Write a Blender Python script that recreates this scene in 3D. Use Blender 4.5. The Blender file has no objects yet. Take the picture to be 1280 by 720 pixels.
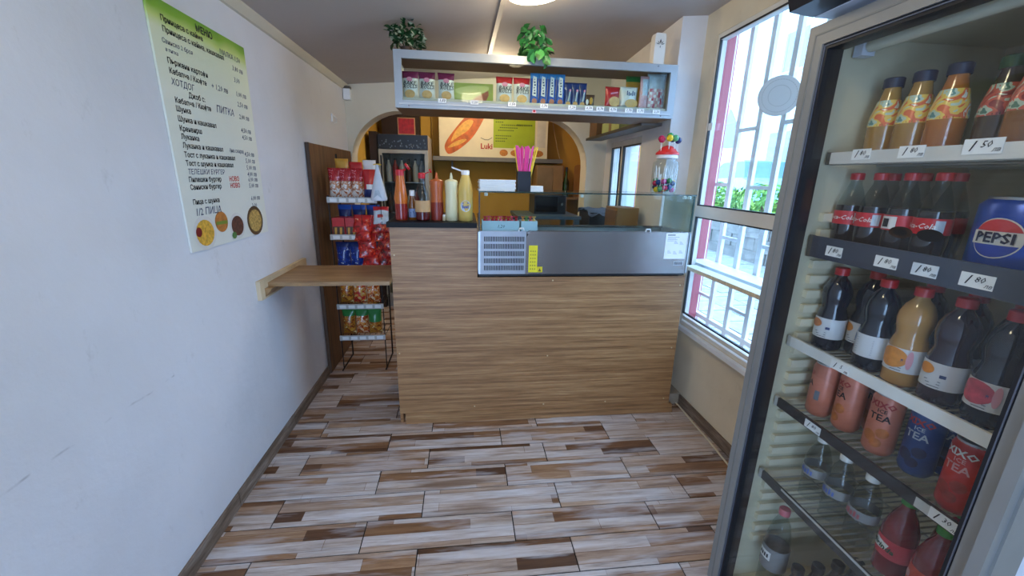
import bpy, bmesh, math, random
from mathutils import Vector, Matrix
random.seed(7)
scene = bpy.context.scene
COL = scene.collection
PI = math.pi

# ------------------------------------------------------------------ camera
cam_d = bpy.data.cameras.new('camera')
cam_d.sensor_width = 36.0
cam_d.lens = 36.0 * 510.17 / 1280.0
cam_d.clip_start = 0.02
cam = bpy.data.objects.new('camera', cam_d)
COL.objects.link(cam)
def _cam():
    y, p, r = (math.radians(v) for v in (6.894, 15.274, -1.305))
    f = Vector((math.sin(y) * math.cos(p), math.cos(y) * math.cos(p), -math.sin(p)))
    rt = Vector((math.cos(y), -math.sin(y), 0)); d = f.cross(rt)
    R = math.cos(r) * rt + math.sin(r) * d
    D = -math.sin(r) * rt + math.cos(r) * d
    m = Matrix((R, -D, -f)).transposed().to_4x4()
    m.translation = (0, 0, 1.45)
    cam.matrix_world = m
_cam()
scene.camera = cam

# ------------------------------------------------------------------ world, daylight, exposure
scene.view_settings.view_transform = 'Standard'
scene.view_settings.look = 'None'
scene.view_settings.gamma = 1.0
scene.view_settings.use_curve_mapping = False
scene.view_settings.exposure = 0.22
world = bpy.data.worlds.new('overcast_sky')
scene.world = world
world.use_nodes = True
bg = world.node_tree.nodes['Background']
bg.inputs[0].default_value = (0.39, 0.61, 1.0, 1)
bg.inputs[1].default_value = 8.4
def area(name, loc, rot, sx, sy, power, col, portal=False):
    l = bpy.data.lights.new(name, 'AREA'); l.shape = 'RECTANGLE'; l.size = sx; l.size_y = sy
    l.energy = power; l.color = col
    if portal: l.cycles.is_portal = True
    o = bpy.data.objects.new(name, l); COL.objects.link(o)
    o.location = loc; o.rotation_euler = rot
    return o
area('window_portal', (1.75, 1.85, 1.4), (0, math.radians(90), 0), 1.8, 1.6, 1, (1, 1, 1), True)
area('doorway_portal', (-0.36, -1.62, 1.05), (math.radians(90), 0, 0), 0.95, 2.1, 1, (1, 1, 1), True)
# daylight of the street falling in through the open shop front behind the camera
area('doorway_daylight', (-0.36, -1.58, 1.10), (math.radians(90), 0, 0), 0.9, 2.0, 5, (0.60, 0.78, 1.0))

# ------------------------------------------------------------------ helpers
def C(h):
    h = h.lstrip('#')
    v = [int(h[i:i + 2], 16) / 255 for i in (0, 2, 4)]
    return tuple(c / 12.92 if c <= 0.04045 else ((c + 0.055) / 1.055) ** 2.4 for c in v) + (1.0,)

def nodes(name):
    m = bpy.data.materials.new(name); m.use_nodes = True
    nt = m.node_tree
    return m, nt, nt.nodes['Principled BSDF'], nt.nodes, nt.links

def N(nt, t, **kw):
    n = nt.nodes.new(t)
    for k, v in kw.items():
        if k.startswith('i_'):
            key = k[2:]
            n.inputs[int(key) if key.isdigit() else key.replace('_', ' ')].default_value = v
        else: setattr(n, k, v)
    return n

def mixrgb(nt, fac, a, b, bt='MIX'):
    n = nt.nodes.new('ShaderNodeMix'); n.data_type = 'RGBA'; n.blend_type = bt
    for s, v in ((n.inputs[0], fac), (n.inputs[6], a), (n.inputs[7], b)):
        if hasattr(v, 'is_linked'): nt.links.new(v, s)
        elif v is not None: s.default_value = v
    return n.outputs[2]

def ramp(nt, fac, stops):
    r = nt.nodes.new('ShaderNodeValToRGB')
    nt.links.new(fac, r.inputs[0])
    e = r.color_ramp.elements
    while len(e) < len(stops): e.new(0.5)
    for i, (p, c) in enumerate(stops):
        e[i].position = p; e[i].color = c if len(c) == 4 else tuple(c) + (1,)
    return r.outputs[0]

def mapping(nt, scale=(1, 1, 1), coord='Object'):
    tc = nt.nodes.new('ShaderNodeTexCoord'); mp = nt.nodes.new('ShaderNodeMapping')
    mp.inputs['Scale'].default_value = scale
    nt.links.new(tc.outputs[coord], mp.inputs[0])
    return mp.outputs[0]

def noise(nt, vec, scale, detail=3, rough=0.55, dist=0):
    n = nt.nodes.new('ShaderNodeTexNoise')
    n.inputs['Scale'].default_value = scale; n.inputs['Detail'].default_value = detail
    n.inputs['Roughness'].default_value = rough; n.inputs['Distortion'].default_value = dist
    nt.links.new(vec, n.inputs['Vector'])
    return n.outputs[0]

MATS = {}
def mat(name, col, rough=0.5, metal=0.0, var=0.10, scale=9.0, bump=0.0, spec=0.5, emit=0.0, coat=0.0):
    """plain procedural material: base colour with a soft noise variation and optional relief"""
    if name in MATS: return MATS[name]
    m, nt, b, _, L = nodes(name)
    c = C(col) if isinstance(col, str) else col
    v = mapping(nt)
    f = noise(nt, v, scale)
    dark = tuple(x * (1 - var) for x in c[:3]) + (1,)
    lite = tuple(min(1, x * (1 + var)) for x in c[:3]) + (1,)
    L.new(ramp(nt, f, [(0.3, dark), (0.7, lite)]), b.inputs['Base Color'])
    b.inputs['Roughness'].default_value = rough
    b.inputs['Metallic'].default_value = metal
    b.inputs['Specular IOR Level'].default_value = spec
    b.inputs['Coat Weight'].default_value = coat
    if emit:
        b.inputs['Emission Color'].default_value = c; b.inputs['Emission Strength'].default_value = emit
    if bump:
        bp = nt.nodes.new('ShaderNodeBump'); bp.inputs['Strength'].default_value = bump; bp.inputs['Distance'].default_value = 0.01
        L.new(noise(nt, v, scale * 6, 4), bp.inputs['Height']); L.new(bp.outputs[0], b.inputs['Normal'])
    MATS[name] = m
    return m

def glass(name, tint, ior=1.45, rough=0.0, refl=1.0, smudge=0.0):
    """thin pane: fresnel mix of clear transmission and a mirror reflection"""
    if name in MATS: return MATS[name]
    m, nt, b, nd, L = nodes(name)
    nd.remove(b)
    t = nd.new('ShaderNodeBsdfTransparent'); t.inputs[0].default_value = C(tint)
    g = nd.new('ShaderNodeBsdfGlossy'); g.inputs['Roughness'].default_value = rough
    g.inputs[0].default_value = (refl, refl, refl, 1)
    f = nd.new('ShaderNodeFresnel')
    geo = nd.new('ShaderNodeNewGeometry'); mr = nd.new('ShaderNodeMapRange')   # same index seen from either face of the sheet
    mr.inputs['To Min'].default_value = ior; mr.inputs['To Max'].default_value = 1.0 / ior
    L.new(geo.outputs['Backfacing'], mr.inputs['Value']); L.new(mr.outputs[0], f.inputs[0])
    mx = nd.new('ShaderNodeMixShader')
    L.new(f.outputs[0], mx.inputs[0]); L.new(t.outputs[0], mx.inputs[1]); L.new(g.outputs[0], mx.inputs[2])
    out = mx.outputs[0]
    if smudge:
        d = nd.new('ShaderNodeBsdfDiffuse'); d.inputs[0].default_value = (0.7, 0.7, 0.68, 1)
        m2 = nd.new('ShaderNodeMixShader')
        v = mapping(nt, (1, 1, 1))
        r = ramp(nt, noise(nt, v, 3.0, 4), [(0.2, (smudge * 0.55,) * 3), (0.8, (smudge,) * 3)])
        L.new(r, m2.inputs[0]); L.new(out, m2.inputs[1]); L.new(d.outputs[0], m2.inputs[2]); out = m2.outputs[0]
    L.new(out, nd['Material Output'].inputs[0])
    MATS[name] = m
    return m

def woodmat(name, stops, stretch=(1, 18, 18), scale=3.0, rough=0.5, fine=0.35):
    if name in MATS: return MATS[name]
    m, nt, b, nd, L = nodes(name)
    v = mapping(nt, stretch)
    f = noise(nt, v, scale, 5, 0.6, 0.3)
    c = ramp(nt, f, stops)
    v2 = mapping(nt, tuple(s * 4 for s in stretch))
    g = ramp(nt, noise(nt, v2, scale * 1.6, 3), [(0.35, (1 - fine,) * 3), (0.65, (1, 1, 1))])
    L.new(mixrgb(nt, 1.0, c, g, 'MULTIPLY'), b.inputs['Base Color'])
    b.inputs['Roughness'].default_value = rough
    bp = nt.nodes.new('ShaderNodeBump'); bp.inputs['Strength'].default_value = 0.15; bp.inputs['Distance'].default_value = 0.003
    L.new(f, bp.inputs['Height']); L.new(bp.outputs[0], b.inputs['Normal'])
    MATS[name] = m
    return m

def plaster(name, col, stain, amount=0.5, seed=0.0, streak=True, scuff=None):
    """painted plaster: fine relief, faint stains and scuff marks with their own shapes"""
    m, nt, b, nd, L = nodes(name)
    v = mapping(nt)
    big = ramp(nt, noise(nt, v, 1.3 + seed, 4), [(0.42, (0, 0, 0)), (0.75, (amount,) * 3)])
    c = mixrgb(nt, big, C(col), C(stain))
    if streak:
        v2 = mapping(nt, (3, 2.2, 1.2))
        sm = ramp(nt, noise(nt, v2, 5.0, 6, 0.7), [(0.62, (0, 0, 0)), (0.74, (amount * 1.1,) * 3)])
        c = mixrgb(nt, sm, c, C(stain))
    if scuff:
        # one thin horizontal chair scuff, broken up along its length
        tc = nd.new('ShaderNodeTexCoord'); sp = nd.new('ShaderNodeSeparateXYZ'); L.new(tc.outputs['Object'], sp.inputs[0])
        def M(op, x, y=None):
            n = nd.new('ShaderNodeMath'); n.operation = op
            for i, q in enumerate((x, y)):
                if q is None: continue
                if hasattr(q, 'is_linked'): L.new(q, n.inputs[i])
                else: n.inputs[i].default_value = q
            return n.outputs[0]
        wob = M('MULTIPLY', noise(nt, v, 5.0, 3), 0.03)
        d = M('ABSOLUTE', M('SUBTRACT', M('ADD', sp.outputs['Z'], wob), scuff[2] + 0.015))
        line = M('SUBTRACT', 1.0, M('MINIMUM', M('DIVIDE', d, 0.0045), 1.0))
        inside = M('MULTIPLY', M('GREATER_THAN', sp.outputs['Y'], scuff[0]), M('LESS_THAN', sp.outputs['Y'], scuff[1]))
        gate = ramp(nt, noise(nt, v, 9.0, 3), [(0.50, (0, 0, 0)), (0.66, (1, 1, 1))])
        c = mixrgb(nt, M('MULTIPLY', M('MULTIPLY', line, inside), M('MULTIPLY', gate, 0.6)), c, C('#6a6664'))
    L.new(c, b.inputs['Base Color'])
    b.inputs['Roughness'].default_value = 0.75
    bp = nd.new('ShaderNodeBump'); bp.inputs['Strength'].default_value = 0.25; bp.inputs['Distance'].default_value = 0.012
    hgt = noise(nt, v, 14.0, 5)
    L.new(hgt, bp.inputs['Height']); L.new(bp.outputs[0], b.inputs['Normal'])
    MATS[name] = m
    return m

# ---- mesh helpers (all work on a bmesh)
def BM(): return bmesh.new()
def box(bm, x0, x1, y0, y1, z0, z1, mi=0):
    v = [bm.verts.new(p) for p in ((x0, y0, z0), (x1, y0, z0), (x1, y1, z0), (x0, y1, z0), (x0, y0, z1), (x1, y0, z1), (x1, y1, z1), (x0, y1, z1))]
    for f in ((0, 3, 2, 1), (4, 5, 6, 7), (0, 1, 5, 4), (1, 2, 6, 5), (2, 3, 7, 6), (3, 0, 4, 7)):
        bm.faces.new([v[i] for i in f]).material_index = mi
    return bm
def mkbox(*a): return box(BM(), *a)
def hexa(bm, bottom, top):
    v = [bm.verts.new(p) for p in list(bottom) + list(top)]
    for f in ((0, 3, 2, 1), (4, 5, 6, 7), (0, 1, 5, 4), (1, 2, 6, 5), (2, 3, 7, 6), (3, 0, 4, 7)):
        bm.faces.new([v[i] for i in f])
    return bm
def lathe(bm, prof, seg=20, cx=0, cy=0, mi=0, cap=True):
    rings = []
    for r, z in prof:
        rings.append([bm.verts.new((cx + r * math.cos(2 * PI * i / seg), cy + r * math.sin(2 * PI * i / seg), z)) for i in range(seg)])
    for a, b in zip(rings, rings[1:]):
        for i in range(seg):
            f = bm.faces.new((a[i], a[(i + 1) % seg], b[(i + 1) % seg], b[i])); f.material_index = mi
    if cap:
        bm.faces.new(rings[0][::-1]).material_index = mi
        bm.faces.new(rings[-1]).material_index = mi
    return bm
def tube(bm, pts, r, seg=6, mi=0):
    pts = [Vector(p) for p in pts]; rings = []
    for i, p in enumerate(pts):
        d = (pts[min(i + 1, len(pts) - 1)] - pts[max(i - 1, 0)]).normalized()
        u = d.cross(Vector((0, 0, 1)))
        if u.length < 1e-3: u = d.cross(Vector((0, 1, 0)))
        u.normalize(); w = d.cross(u)
        rr = r[i] if isinstance(r, (list, tuple)) else r
        rings.append([bm.verts.new(p + rr * (math.cos(2 * PI * k / seg) * u + math.sin(2 * PI * k / seg) * w)) for k in range(seg)])
    for a, b in zip(rings, rings[1:]):
        for k in range(seg):
            bm.faces.new((a[k], a[(k + 1) % seg], b[(k + 1) % seg], b[k])).material_index = mi
    bm.faces.new(rings[0][::-1]).material_index = mi; bm.faces.new(rings[-1]).material_index = mi
    return bm
def prism_xz(bm, pts, y0, y1, mi=0):
    a = [bm.verts.new((x, y0, z)) for x, z in pts]; b = [bm.verts.new((x, y1, z)) for x, z in pts]
    n = len(pts)
    bm.faces.new(a).material_index = mi; bm.faces.new(b[::-1]).material_index = mi
    for i in range(n):
        bm.faces.new((a[i], b[i], b[(i + 1) % n], a[(i + 1) % n])).material_index = mi
    return bm
def disc_xz(bm, cx, cz, rx, rz, y, seg=18, mi=0, a0=0, a1=2 * PI):
    full = abs(a1 - a0 - 2 * PI) < 1e-6
    n = seg if full else seg + 1
    v = [bm.verts.new((cx + rx * math.cos(a0 + (a1 - a0) * i / seg), y, cz + rz * math.sin(a0 + (a1 - a0) * i / seg))) for i in range(n)]
    bm.faces.new(v).material_index = mi
    return bm

WM = {}
def link(o, parent):
    COL.objects.link(o)
    if parent is not None: o.parent = parent
def obj(name, bm, material, parent=None, smooth=False, bev=0.0, world=False, segs=2, loc=None, rot=None):
    """one mesh object; with world=True the coordinates are world ones and get moved into the parent's frame"""
    if bev:
        es = [e for e in bm.edges if len(e.link_faces) == 2 and e.calc_face_angle(0) > 0.6]
        bmesh.ops.bevel(bm, geom=es, offset=bev, segments=segs, affect='EDGES', profile=0.6, clamp_overlap=True)
    bmesh.ops.recalc_face_normals(bm, faces=bm.faces)
    if world and parent is not None: bm.transform(WM[parent.name].inverted())
    me = bpy.data.meshes.new(name); bm.to_mesh(me); bm.free()
    for mm in (material if isinstance(material, (list, tuple)) else [material]): me.materials.append(mm)
    if smooth:
        me.polygons.foreach_set('use_smooth', [True] * len(me.polygons))
        if smooth != 'all':
            try: me.set_sharp_from_angle(angle=math.radians(40))
            except Exception: pass
    o = bpy.data.objects.new(name, me); link(o, parent)
    if loc is not None: o.location = loc
    if rot is not None: o.rotation_euler = rot
    base = WM[parent.name] if parent is not None else Matrix()
    WM[o.name] = base @ Matrix.LocRotScale(o.location, o.rotation_euler, None)
    return o
def inst(src, name, parent, loc, rot=(0, 0, 0), scale=(1, 1, 1)):
    o = src.copy(); o.name = name; COL.objects.link(o); o.parent = parent
    o.location = loc; o.rotation_euler = rot; o.scale = scale
    return o
def tag(o, label, cat, group=None):
    o['label'] = label; o['category'] = cat
    if group: o['group'] = group
    return o
def struct(o): o['kind'] = 'structure'; return o
def stuff(o): o['kind'] = 'stuff'; return o
def thing(name, label, cat, loc=(0, 0, 0), rz=0.0, group=None):
    o = bpy.data.objects.new(name, None); COL.objects.link(o)
    o.empty_display_size = 0.05
    o.location = loc; o.rotation_euler = (0, 0, rz)
    WM[o.name] = Matrix.LocRotScale(Vector(loc), o.rotation_euler, None)
    return tag(o, label, cat, group)
def clone(root, loc, label, group=None, rz=None, scale=None):
    r = root.copy(); COL.objects.link(r); r.location = loc
    if rz is not None: r.rotation_euler = (0, 0, rz)
    if scale: r.scale = scale
    r['label'] = label
    if group: r['group'] = group
    for ch in list(root.children):
        c = ch.copy(); COL.objects.link(c); c.parent = r
        for g in list(ch.children):
            d = g.copy(); COL.objects.link(d); d.parent = c
    return r

_tc = {}
def text_bm(s, size, align='CENTER', shear=0.0, bold=0.0, res=1):
    """lettering as flat outline faces in the local xz plane, facing -y"""
    key = (s, align, shear, bold, res)
    if key not in _tc:
        cu = bpy.data.curves.new('lettering', 'FONT'); cu.body = s; cu.size = 1.0
        cu.align_x = align; cu.align_y = 'CENTER'; cu.resolution_u = res; cu.shear = shear; cu.offset = bold
        o = bpy.data.objects.new('lettering', cu); COL.objects.link(o)
        bpy.context.view_layer.update()
        me = bpy.data.meshes.new_from_object(o.evaluated_get(bpy.context.evaluated_depsgraph_get()))
        bpy.data.objects.remove(o); bpy.data.curves.remove(cu)
        _tc[key] = me
    bm = BM(); bm.from_mesh(_tc[key])
    for v in bm.verts: v.co = Vector((v.co.x * size, 0, v.co.y * size))
    return bm
def merge(dst, src, M=None, mi=None):
    if M is not None: src.transform(M)
    mp = {v: dst.verts.new(v.co) for v in src.verts}
    for f in src.faces:
        try:
            nf = dst.faces.new([mp[v] for v in f.verts]); nf.material_index = f.material_index if mi is None else mi
        except ValueError: pass
    src.free(); return dst
def put_text(dst, s, size, x, y, z, align='CENTER', shear=0, bold=0.0, mi=0, rot=0.0):
    return merge(dst, text_bm(s, size, align, shear, bold), Matrix.Translation((x, y, z)) @ Matrix.Rotation(rot, 4, 'Y'), mi)
def wrap(bm, R):
    for v in bm.verts:
        a = v.co.x / R; rr = R - v.co.y
        v.co = Vector((rr * math.sin(a), -rr * math.cos(a), v.co.z))
    return bm

# ------------------------------------------------------------------ materials of the setting
wall_left_m = plaster('plaster_white_left', '#dcdce0', '#a9a6a4', 0.30, scuff=(0.80, 1.42, 0.755))
wall_beige_m = plaster('plaster_cream', '#e2d6bc', '#a18c6c', 0.40, 0.3)
wall_back_m = plaster('plaster_ivory', '#d2cbb8', '#b3a88f', 0.3, 0.5, False)
ceiling_m = plaster('plaster_ceiling', '#b7aca3', '#a3978c', 0.35, 0.2, False)
ochre_m = plaster('plaster_ochre', '#c49a3a', '#9c7628', 0.5, 0.1, False)
pink_m = plaster('plaster_pink', '#b8606a', '#9c4c58', 0.4, 0.4, False)
grout_m = mat('grout', '#17130f', 0.9)
upvc_m = mat('upvc_white', '#dcd8cf', 0.35, var=0.04)
white_paint_m = mat('white_paint', '#e6e8ea', 0.4, var=0.05)
black_m = mat('black_plastic', '#111214', 0.4, var=0.2)
alu_m = mat('aluminium', '#9fa3a5', 0.40, 0.35, var=0.05)
steel_m = mat('brushed_steel', '#9c9692', 0.27, 1.0, var=0.06, scale=4)
paper_m = mat('white_paper', '#eeeeea', 0.8, var=0.04)
ink_m = mat('black_ink', '#1d1c1e', 0.7, var=0.1)
inkblue_m = mat('pen_ink', '#4a4f6a', 0.7, var=0.1)
red_m = mat('red_plastic', '#c5232c', 0.35, var=0.08)
pane_m = glass('window_glass', '#f2f8f8', 1.45)
clear_m = glass('display_glass', '#f3f9f7', 1.22)
pet_m = glass('clear_plastic', '#eaf0f1', 1.42, 0.05)

def floor_material():
    m, nt, b, nd, L = nodes('wood_look_tile')
    tc = nd.new('ShaderNodeTexCoord'); oi = nd.new('ShaderNodeObjectInfo')
    mul = nd.new('ShaderNodeMath'); mul.operation = 'MULTIPLY'; mul.inputs[1].default_value = 37.0
    L.new(oi.outputs['Random'], mul.inputs[0])
    cmb = nd.new('ShaderNodeCombineXYZ'); L.new(mul.outputs[0], cmb.inputs[0]); L.new(mul.outputs[0], cmb.inputs[2])
    sn = nd.new('ShaderNodeMath'); sn.operation = 'SNAP'; sn.inputs[1].default_value = 0.0523 * 2
    L.new(mul.outputs[0], sn.inputs[0]); L.new(sn.outputs[0], cmb.inputs[1])
    add = nd.new('ShaderNodeVectorMath'); L.new(tc.outputs['Object'], add.inputs[0]); L.new(cmb.outputs[0], add.inputs[1])
    vec = add.outputs[0]
    # printed plank patches inside each tile
    br = nd.new('ShaderNodeTexBrick'); br.offset = 0.37; br.squash = 1.7; br.squash_frequency = 3
    for k, v in (('Scale', 1.0), ('Mortar Size', 0.0016), ('Mortar Smooth', 1.0), ('Brick Width', 0.52), ('Row Height', 0.0523), ('Bias', 0.0)): br.inputs[k].default_value = v
    br.inputs['Color1'].default_value = (0, 0, 0, 1); br.inputs['Color2'].default_value = (1, 1, 1, 1); br.inputs['Mortar'].default_value = (0.0, 0.0, 0.0, 1)
    L.new(vec, br.inputs['Vector'])
    col = ramp(nt, br.outputs['Color'], [(0.0, C('#5f4029')), (0.14, C('#8f6745')), (0.32, C('#b38e6c')), (0.46, C('#cdbfb4')), (0.82, C('#dcd6d5')), (1.0, C('#c0a184'))])
    mp = nd.new('ShaderNodeMapping'); mp.inputs['Scale'].default_value = (2.2, 26, 26); L.new(vec, mp.inputs[0])
    g1 = noise(nt, mp.outputs[0], 1.6, 6, 0.68, 0.4)
    grain = ramp(nt, g1, [(0.28, C('#6a4a34')), (0.47, C('#cbb9aa')), (0.66, C('#faf7f5'))])
    col = mixrgb(nt, 0.75, col, grain, 'MULTIPLY')
    mp2 = nd.new('ShaderNodeMapping'); mp2.inputs['Scale'].default_value = (1.2, 9, 9); L.new(vec, mp2.inputs[0])
    wsh = ramp(nt, noise(nt, mp2.outputs[0], 2.0, 4, 0.6), [(0.50, (0, 0, 0)), (0.64, (0.45,) * 3)])
    col = mixrgb(nt, wsh, col, C('#d9d8dc'))
    brn = ramp(nt, noise(nt, mp2.outputs[0], 1.1, 3, 0.5), [(0.28, (0.65,) * 3), (0.38, (0, 0, 0))])
    col = mixrgb(nt, brn, col, C('#6f4e36'))
    L.new(col, b.inputs['Base Color'])
    L.new(ramp(nt, g1, [(0.2, (0.62,) * 3), (0.8, (0.42,) * 3)]), b.inputs['Roughness'])
    bp = nd.new('ShaderNodeBump'); bp.inputs['Strength'].default_value = 0.2; bp.inputs['Distance'].default_value = 0.002
    L.new(g1, bp.inputs['Height']); L.new(bp.outputs[0], b.inputs['Normal'])
    return m
tile_m = floor_material()

# ------------------------------------------------------------------ the setting
XL, XR, YB, YF = -1.01, 1.43, 3.95, -1.5
def ceil_z(x): return 2.175 + 0.085 * (x - XL)

def build_floor():
    fl = struct(obj('floor', mkbox(XL - 0.2, XR + 0.15, YF - 0.1, 5.4, -0.08, -0.004), grout_m))
    g = 0.0045; pitch = 0.157; length = 0.626
    shared = {}
    y_top0 = 1.337
    k0 = int((YF - y_top0) / pitch) - 1; k1 = int((5.3 - y_top0) / pitch) + 1
    for k in range(k0, k1 + 1):
        yt = y_top0 + k * pitch; yb = yt - pitch
        off = -0.822 if k % 2 == 0 else -0.425
        for j in range(-2, 5):
            x0 = off + j * length; x1 = x0 + length
            a, c = max(x0, XL), min(x1, XR)
            if c - a < 0.02 or yb < YF: continue
            key = (round(a - x0, 3), round(c - x0, 3))
            if key not in shared:
                w = c - a - g; h = pitch - g
                bm = mkbox(-w / 2, w / 2, -h / 2, h / 2, -0.009, 0.0)
                es = [e for e in bm.edges if all(v.co.z > -0.001 for v in e.verts)]
                bmesh.ops.bevel(bm, geom=es, offset=0.0012, segments=1, affect='EDGES')
                o = obj('tile', bm, tile_m, fl)
                shared[key] = o
            else:
                o = shared[key].copy(); COL.objects.link(o); o.parent = fl
            o.location = ((a + c) / 2, (yt + yb) / 2, random.uniform(-0.0004, 0.0))
            o.rotation_euler = (0, 0, 0)
build_floor()

# left wall with its skirting of cut floor tiles
struct(obj('wall_left', mkbox(XL - 0.2, XL, YF - 0.1, YB + 1.45, 0, 2.5), wall_left_m))
base_m = woodmat('skirting_tile', [(0.25, C('#4d3a2c')), (0.5, C('#84705e')), (0.75, C('#a89b90'))], (18, 2, 18), 2.0, 0.55)
bl = struct(bpy.data.objects.new('baseboard_left', None)); COL.objects.link(bl); WM['baseboard_left'] = Matrix()
yy = YF
while yy < YB - 0.05:
    l = min(0.624, YB - yy)
    obj('skirting_tile', mkbox(XL, XL + random.uniform(0.009, 0.012), yy + 0.0015, yy + l - 0.0015, 0.0, random.uniform(0.068, 0.072)), base_m, bl, bev=0.001, segs=1)
    yy += 0.626
brd = struct(bpy.data.objects.new('baseboard_right', None)); COL.objects.link(brd); WM['baseboard_right'] = Matrix()
yy = 0.42
while yy < 2.3:
    l = min(0.624, 2.3 - yy)
    obj('skirting_tile', mkbox(XR - 0.011, XR, yy + 0.0015, yy + l - 0.0015, 0.0, 0.07), base_m, brd, bev=0.001, segs=1)
    yy += 0.626
# low tiled step in the corner behind the counter
obj('step_tile', mkbox(1.345, 1.43, 2.30, 2.56, 0.0, 0.075), mat('step_tile', '#a79a86', 0.6, var=0.15), brd, bev=0.003)

# right wall: inner leaf with the window hole, outer pink leaf
bm = BM()
W0, W1, WZ0, WZ1 = 1.15, 2.44, 0.53, 2.245
box(bm, XR, 1.480, YF - 0.1, 2.58, 0, WZ0)
box(bm, XR, 1.480, YF - 0.1, 2.58, WZ1, 2.55)
box(bm, XR, 1.480, YF - 0.1, W0, WZ0, WZ1)
box(bm, XR, 1.480, W1, 2.58, WZ0, WZ1)
struct(obj('wall_right', bm, wall_beige_m))
bm = BM()
box(bm, 1.480, 1.60, 2.53, 2.60, -0.2, 2.9); box(bm, 1.480, 1.60, -2.0, 1.05, -0.2, 2.9)
box(bm, 1.60, 1.66, 2.60, 2.92, -0.2, 2.9); box(bm, 1.60, 1.66, 3.9, 6.5, -0.2, 2.9); box(bm, 1.60, 1.66, 2.92, 3.9, -0.2, 0.75); box(bm, 1.60, 1.66, 2.92, 3.9, 1.86, 2.9)
box(bm, 1.480, 1.60, 1.05, 2.53, -0.2, 0.42); box(bm, 1.480, 1.60, 1.05, 2.53, 2.36, 2.9)
struct(obj('wall_outside', bm, pink_m))
# pier and the wall of the rear part, with the hole of the second window
def rear_x(y): return 1.275 + 0.05 * (y - 2.57)
bm = BM()
def rear(y0, y1, z0, z1):
    hexa(bm, [(rear_x(y0), y0, z0), (1.60, y0, z0), (1.60, y1, z0), (rear_x(y1), y1, z0)], [(rear_x(y0), y0, z1), (1.60, y0, z1), (1.60, y1, z1), (rear_x(y1), y1, z1)])
rear(2.57, 3.04, 0, 2.55); rear(3.04, 3.78, 0, 0.85); rear(3.04, 3.78, 1.76, 2.55); rear(3.78, YB + 0.2, 0, 2.55)
struct(obj('wall_pier', bm, mat('plaster_pier', '#e6e3e0', 0.75, var=0.06, scale=3, bump=0.2)))

# back wall with the wide arch
def build_back():
    top = 1.985; zl = 1.55; x0, x1 = -0.985, 1.165; r = 0.45
    pts = []
    for i in range(11):
        a = PI - (PI / 2) * i / 10; pts.append((x0 + r + r * math.cos(a), zl + (top - zl) * math.sin(a)))
    for i in range(11):
        a = PI / 2 - (PI / 2) * i / 10; pts.append((x1 - r + r * math.cos(a), zl + (top - zl) * math.sin(a)))
    bm = BM(); ya, yb = YB, YB + 0.20
    loop = [(x0, 0.0)] + pts + [(x1, 0.0)]
    outer = [(XL - 0.02, 0.0)] + [(XL - 0.02 + (x - x0) * 1.25 if False else x, 2.55) for x, z in pts] + [(1.5, 0.0)]
    # strips from the arch line up to the ceiling
    for y, flip in ((ya, False), (yb, True)):
        v_l = [bm.verts.new((x, y, z)) for x, z in loop]; v_o = [bm.verts.new((x, y, z)) for x, z in outer]
        v_o[0].co = (XL - 0.02, y, 0); 
        c1 = bm.verts.new((XL - 0.02, y, 2.55)); c2 = bm.verts.new((1.5, y, 2.55))
        n = len(loop)
        for i in range(1, n - 2):
            if (v_o[i].co - v_o[i + 1].co).length > 1e-5: bm.faces.new((v_l[i], v_l[i + 1], v_o[i + 1], v_o[i]))
        bm.faces.new((v_o[0], v_l[0], v_l[1], v_o[1], c1))
        bm.faces.new((v_l[n - 1], v_o[n - 1], c2, v_o[n - 2], v_l[n - 2]))
    a = [bm.verts.new((x, ya, z)) for x, z in loop]; b = [bm.verts.new((x, yb, z)) for x, z in loop]
    for i in range(len(loop) - 1): bm.faces.new((a[i], b[i], b[i + 1], a[i + 1]))
    bmesh.ops.remove_doubles(bm, verts=bm.verts, dist=1e-5)
    return struct(obj('wall_back', bm, wall_back_m))
build_back()
# kitchen behind the arch
struct(obj('wall_kitchen_back', mkbox(XL, 2.0, 5.30, 5.45, 0, 2.6), ochre_m))
struct(obj('wall_kitchen_left', mkbox(XL - 0.001, XL + 0.02, YB + 0.2, 5.30, 0, 2.5), ochre_m))
struct(obj('wall_kitchen_right', mkbox(1.75, 1.85, YB + 0.2, 5.30, 0, 2.6), ochre_m))
struct(obj('ceiling_kitchen', mkbox(XL, 1.85, YB + 0.2, 5.45, 2.5, 2.6), wall_back_m))
# shop front behind the camera: unseen wall, doorway narrowed and shifted to temper its light
bm = BM()
box(bm, XL - 0.2, -0.85, YF - 0.1, YF, 0, 2.5); box(bm, 0.12, 1.7, YF - 0.1, YF, 0, 2.5); box(bm, -0.85, 0.12, YF - 0.1, YF, 2.12, 2.5)
struct(obj('wall_front', bm, wall_left_m))
# sloping ceiling
bm = BM()
hexa(bm, [(XL - 0.2, YF - 0.1, ceil_z(XL - 0.2)), (1.7, YF - 0.1, ceil_z(1.7)), (1.7, YB + 0.2, ceil_z(1.7)), (XL - 0.2, YB + 0.2, ceil_z(XL - 0.2))],
     [(XL - 0.2, YF - 0.1, 2.62), (1.7, YF - 0.1, 2.62), (1.7, YB + 0.2, 2.62), (XL - 0.2, YB + 0.2, 2.62)])
struct(obj('ceiling', bm, ceiling_m))
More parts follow.
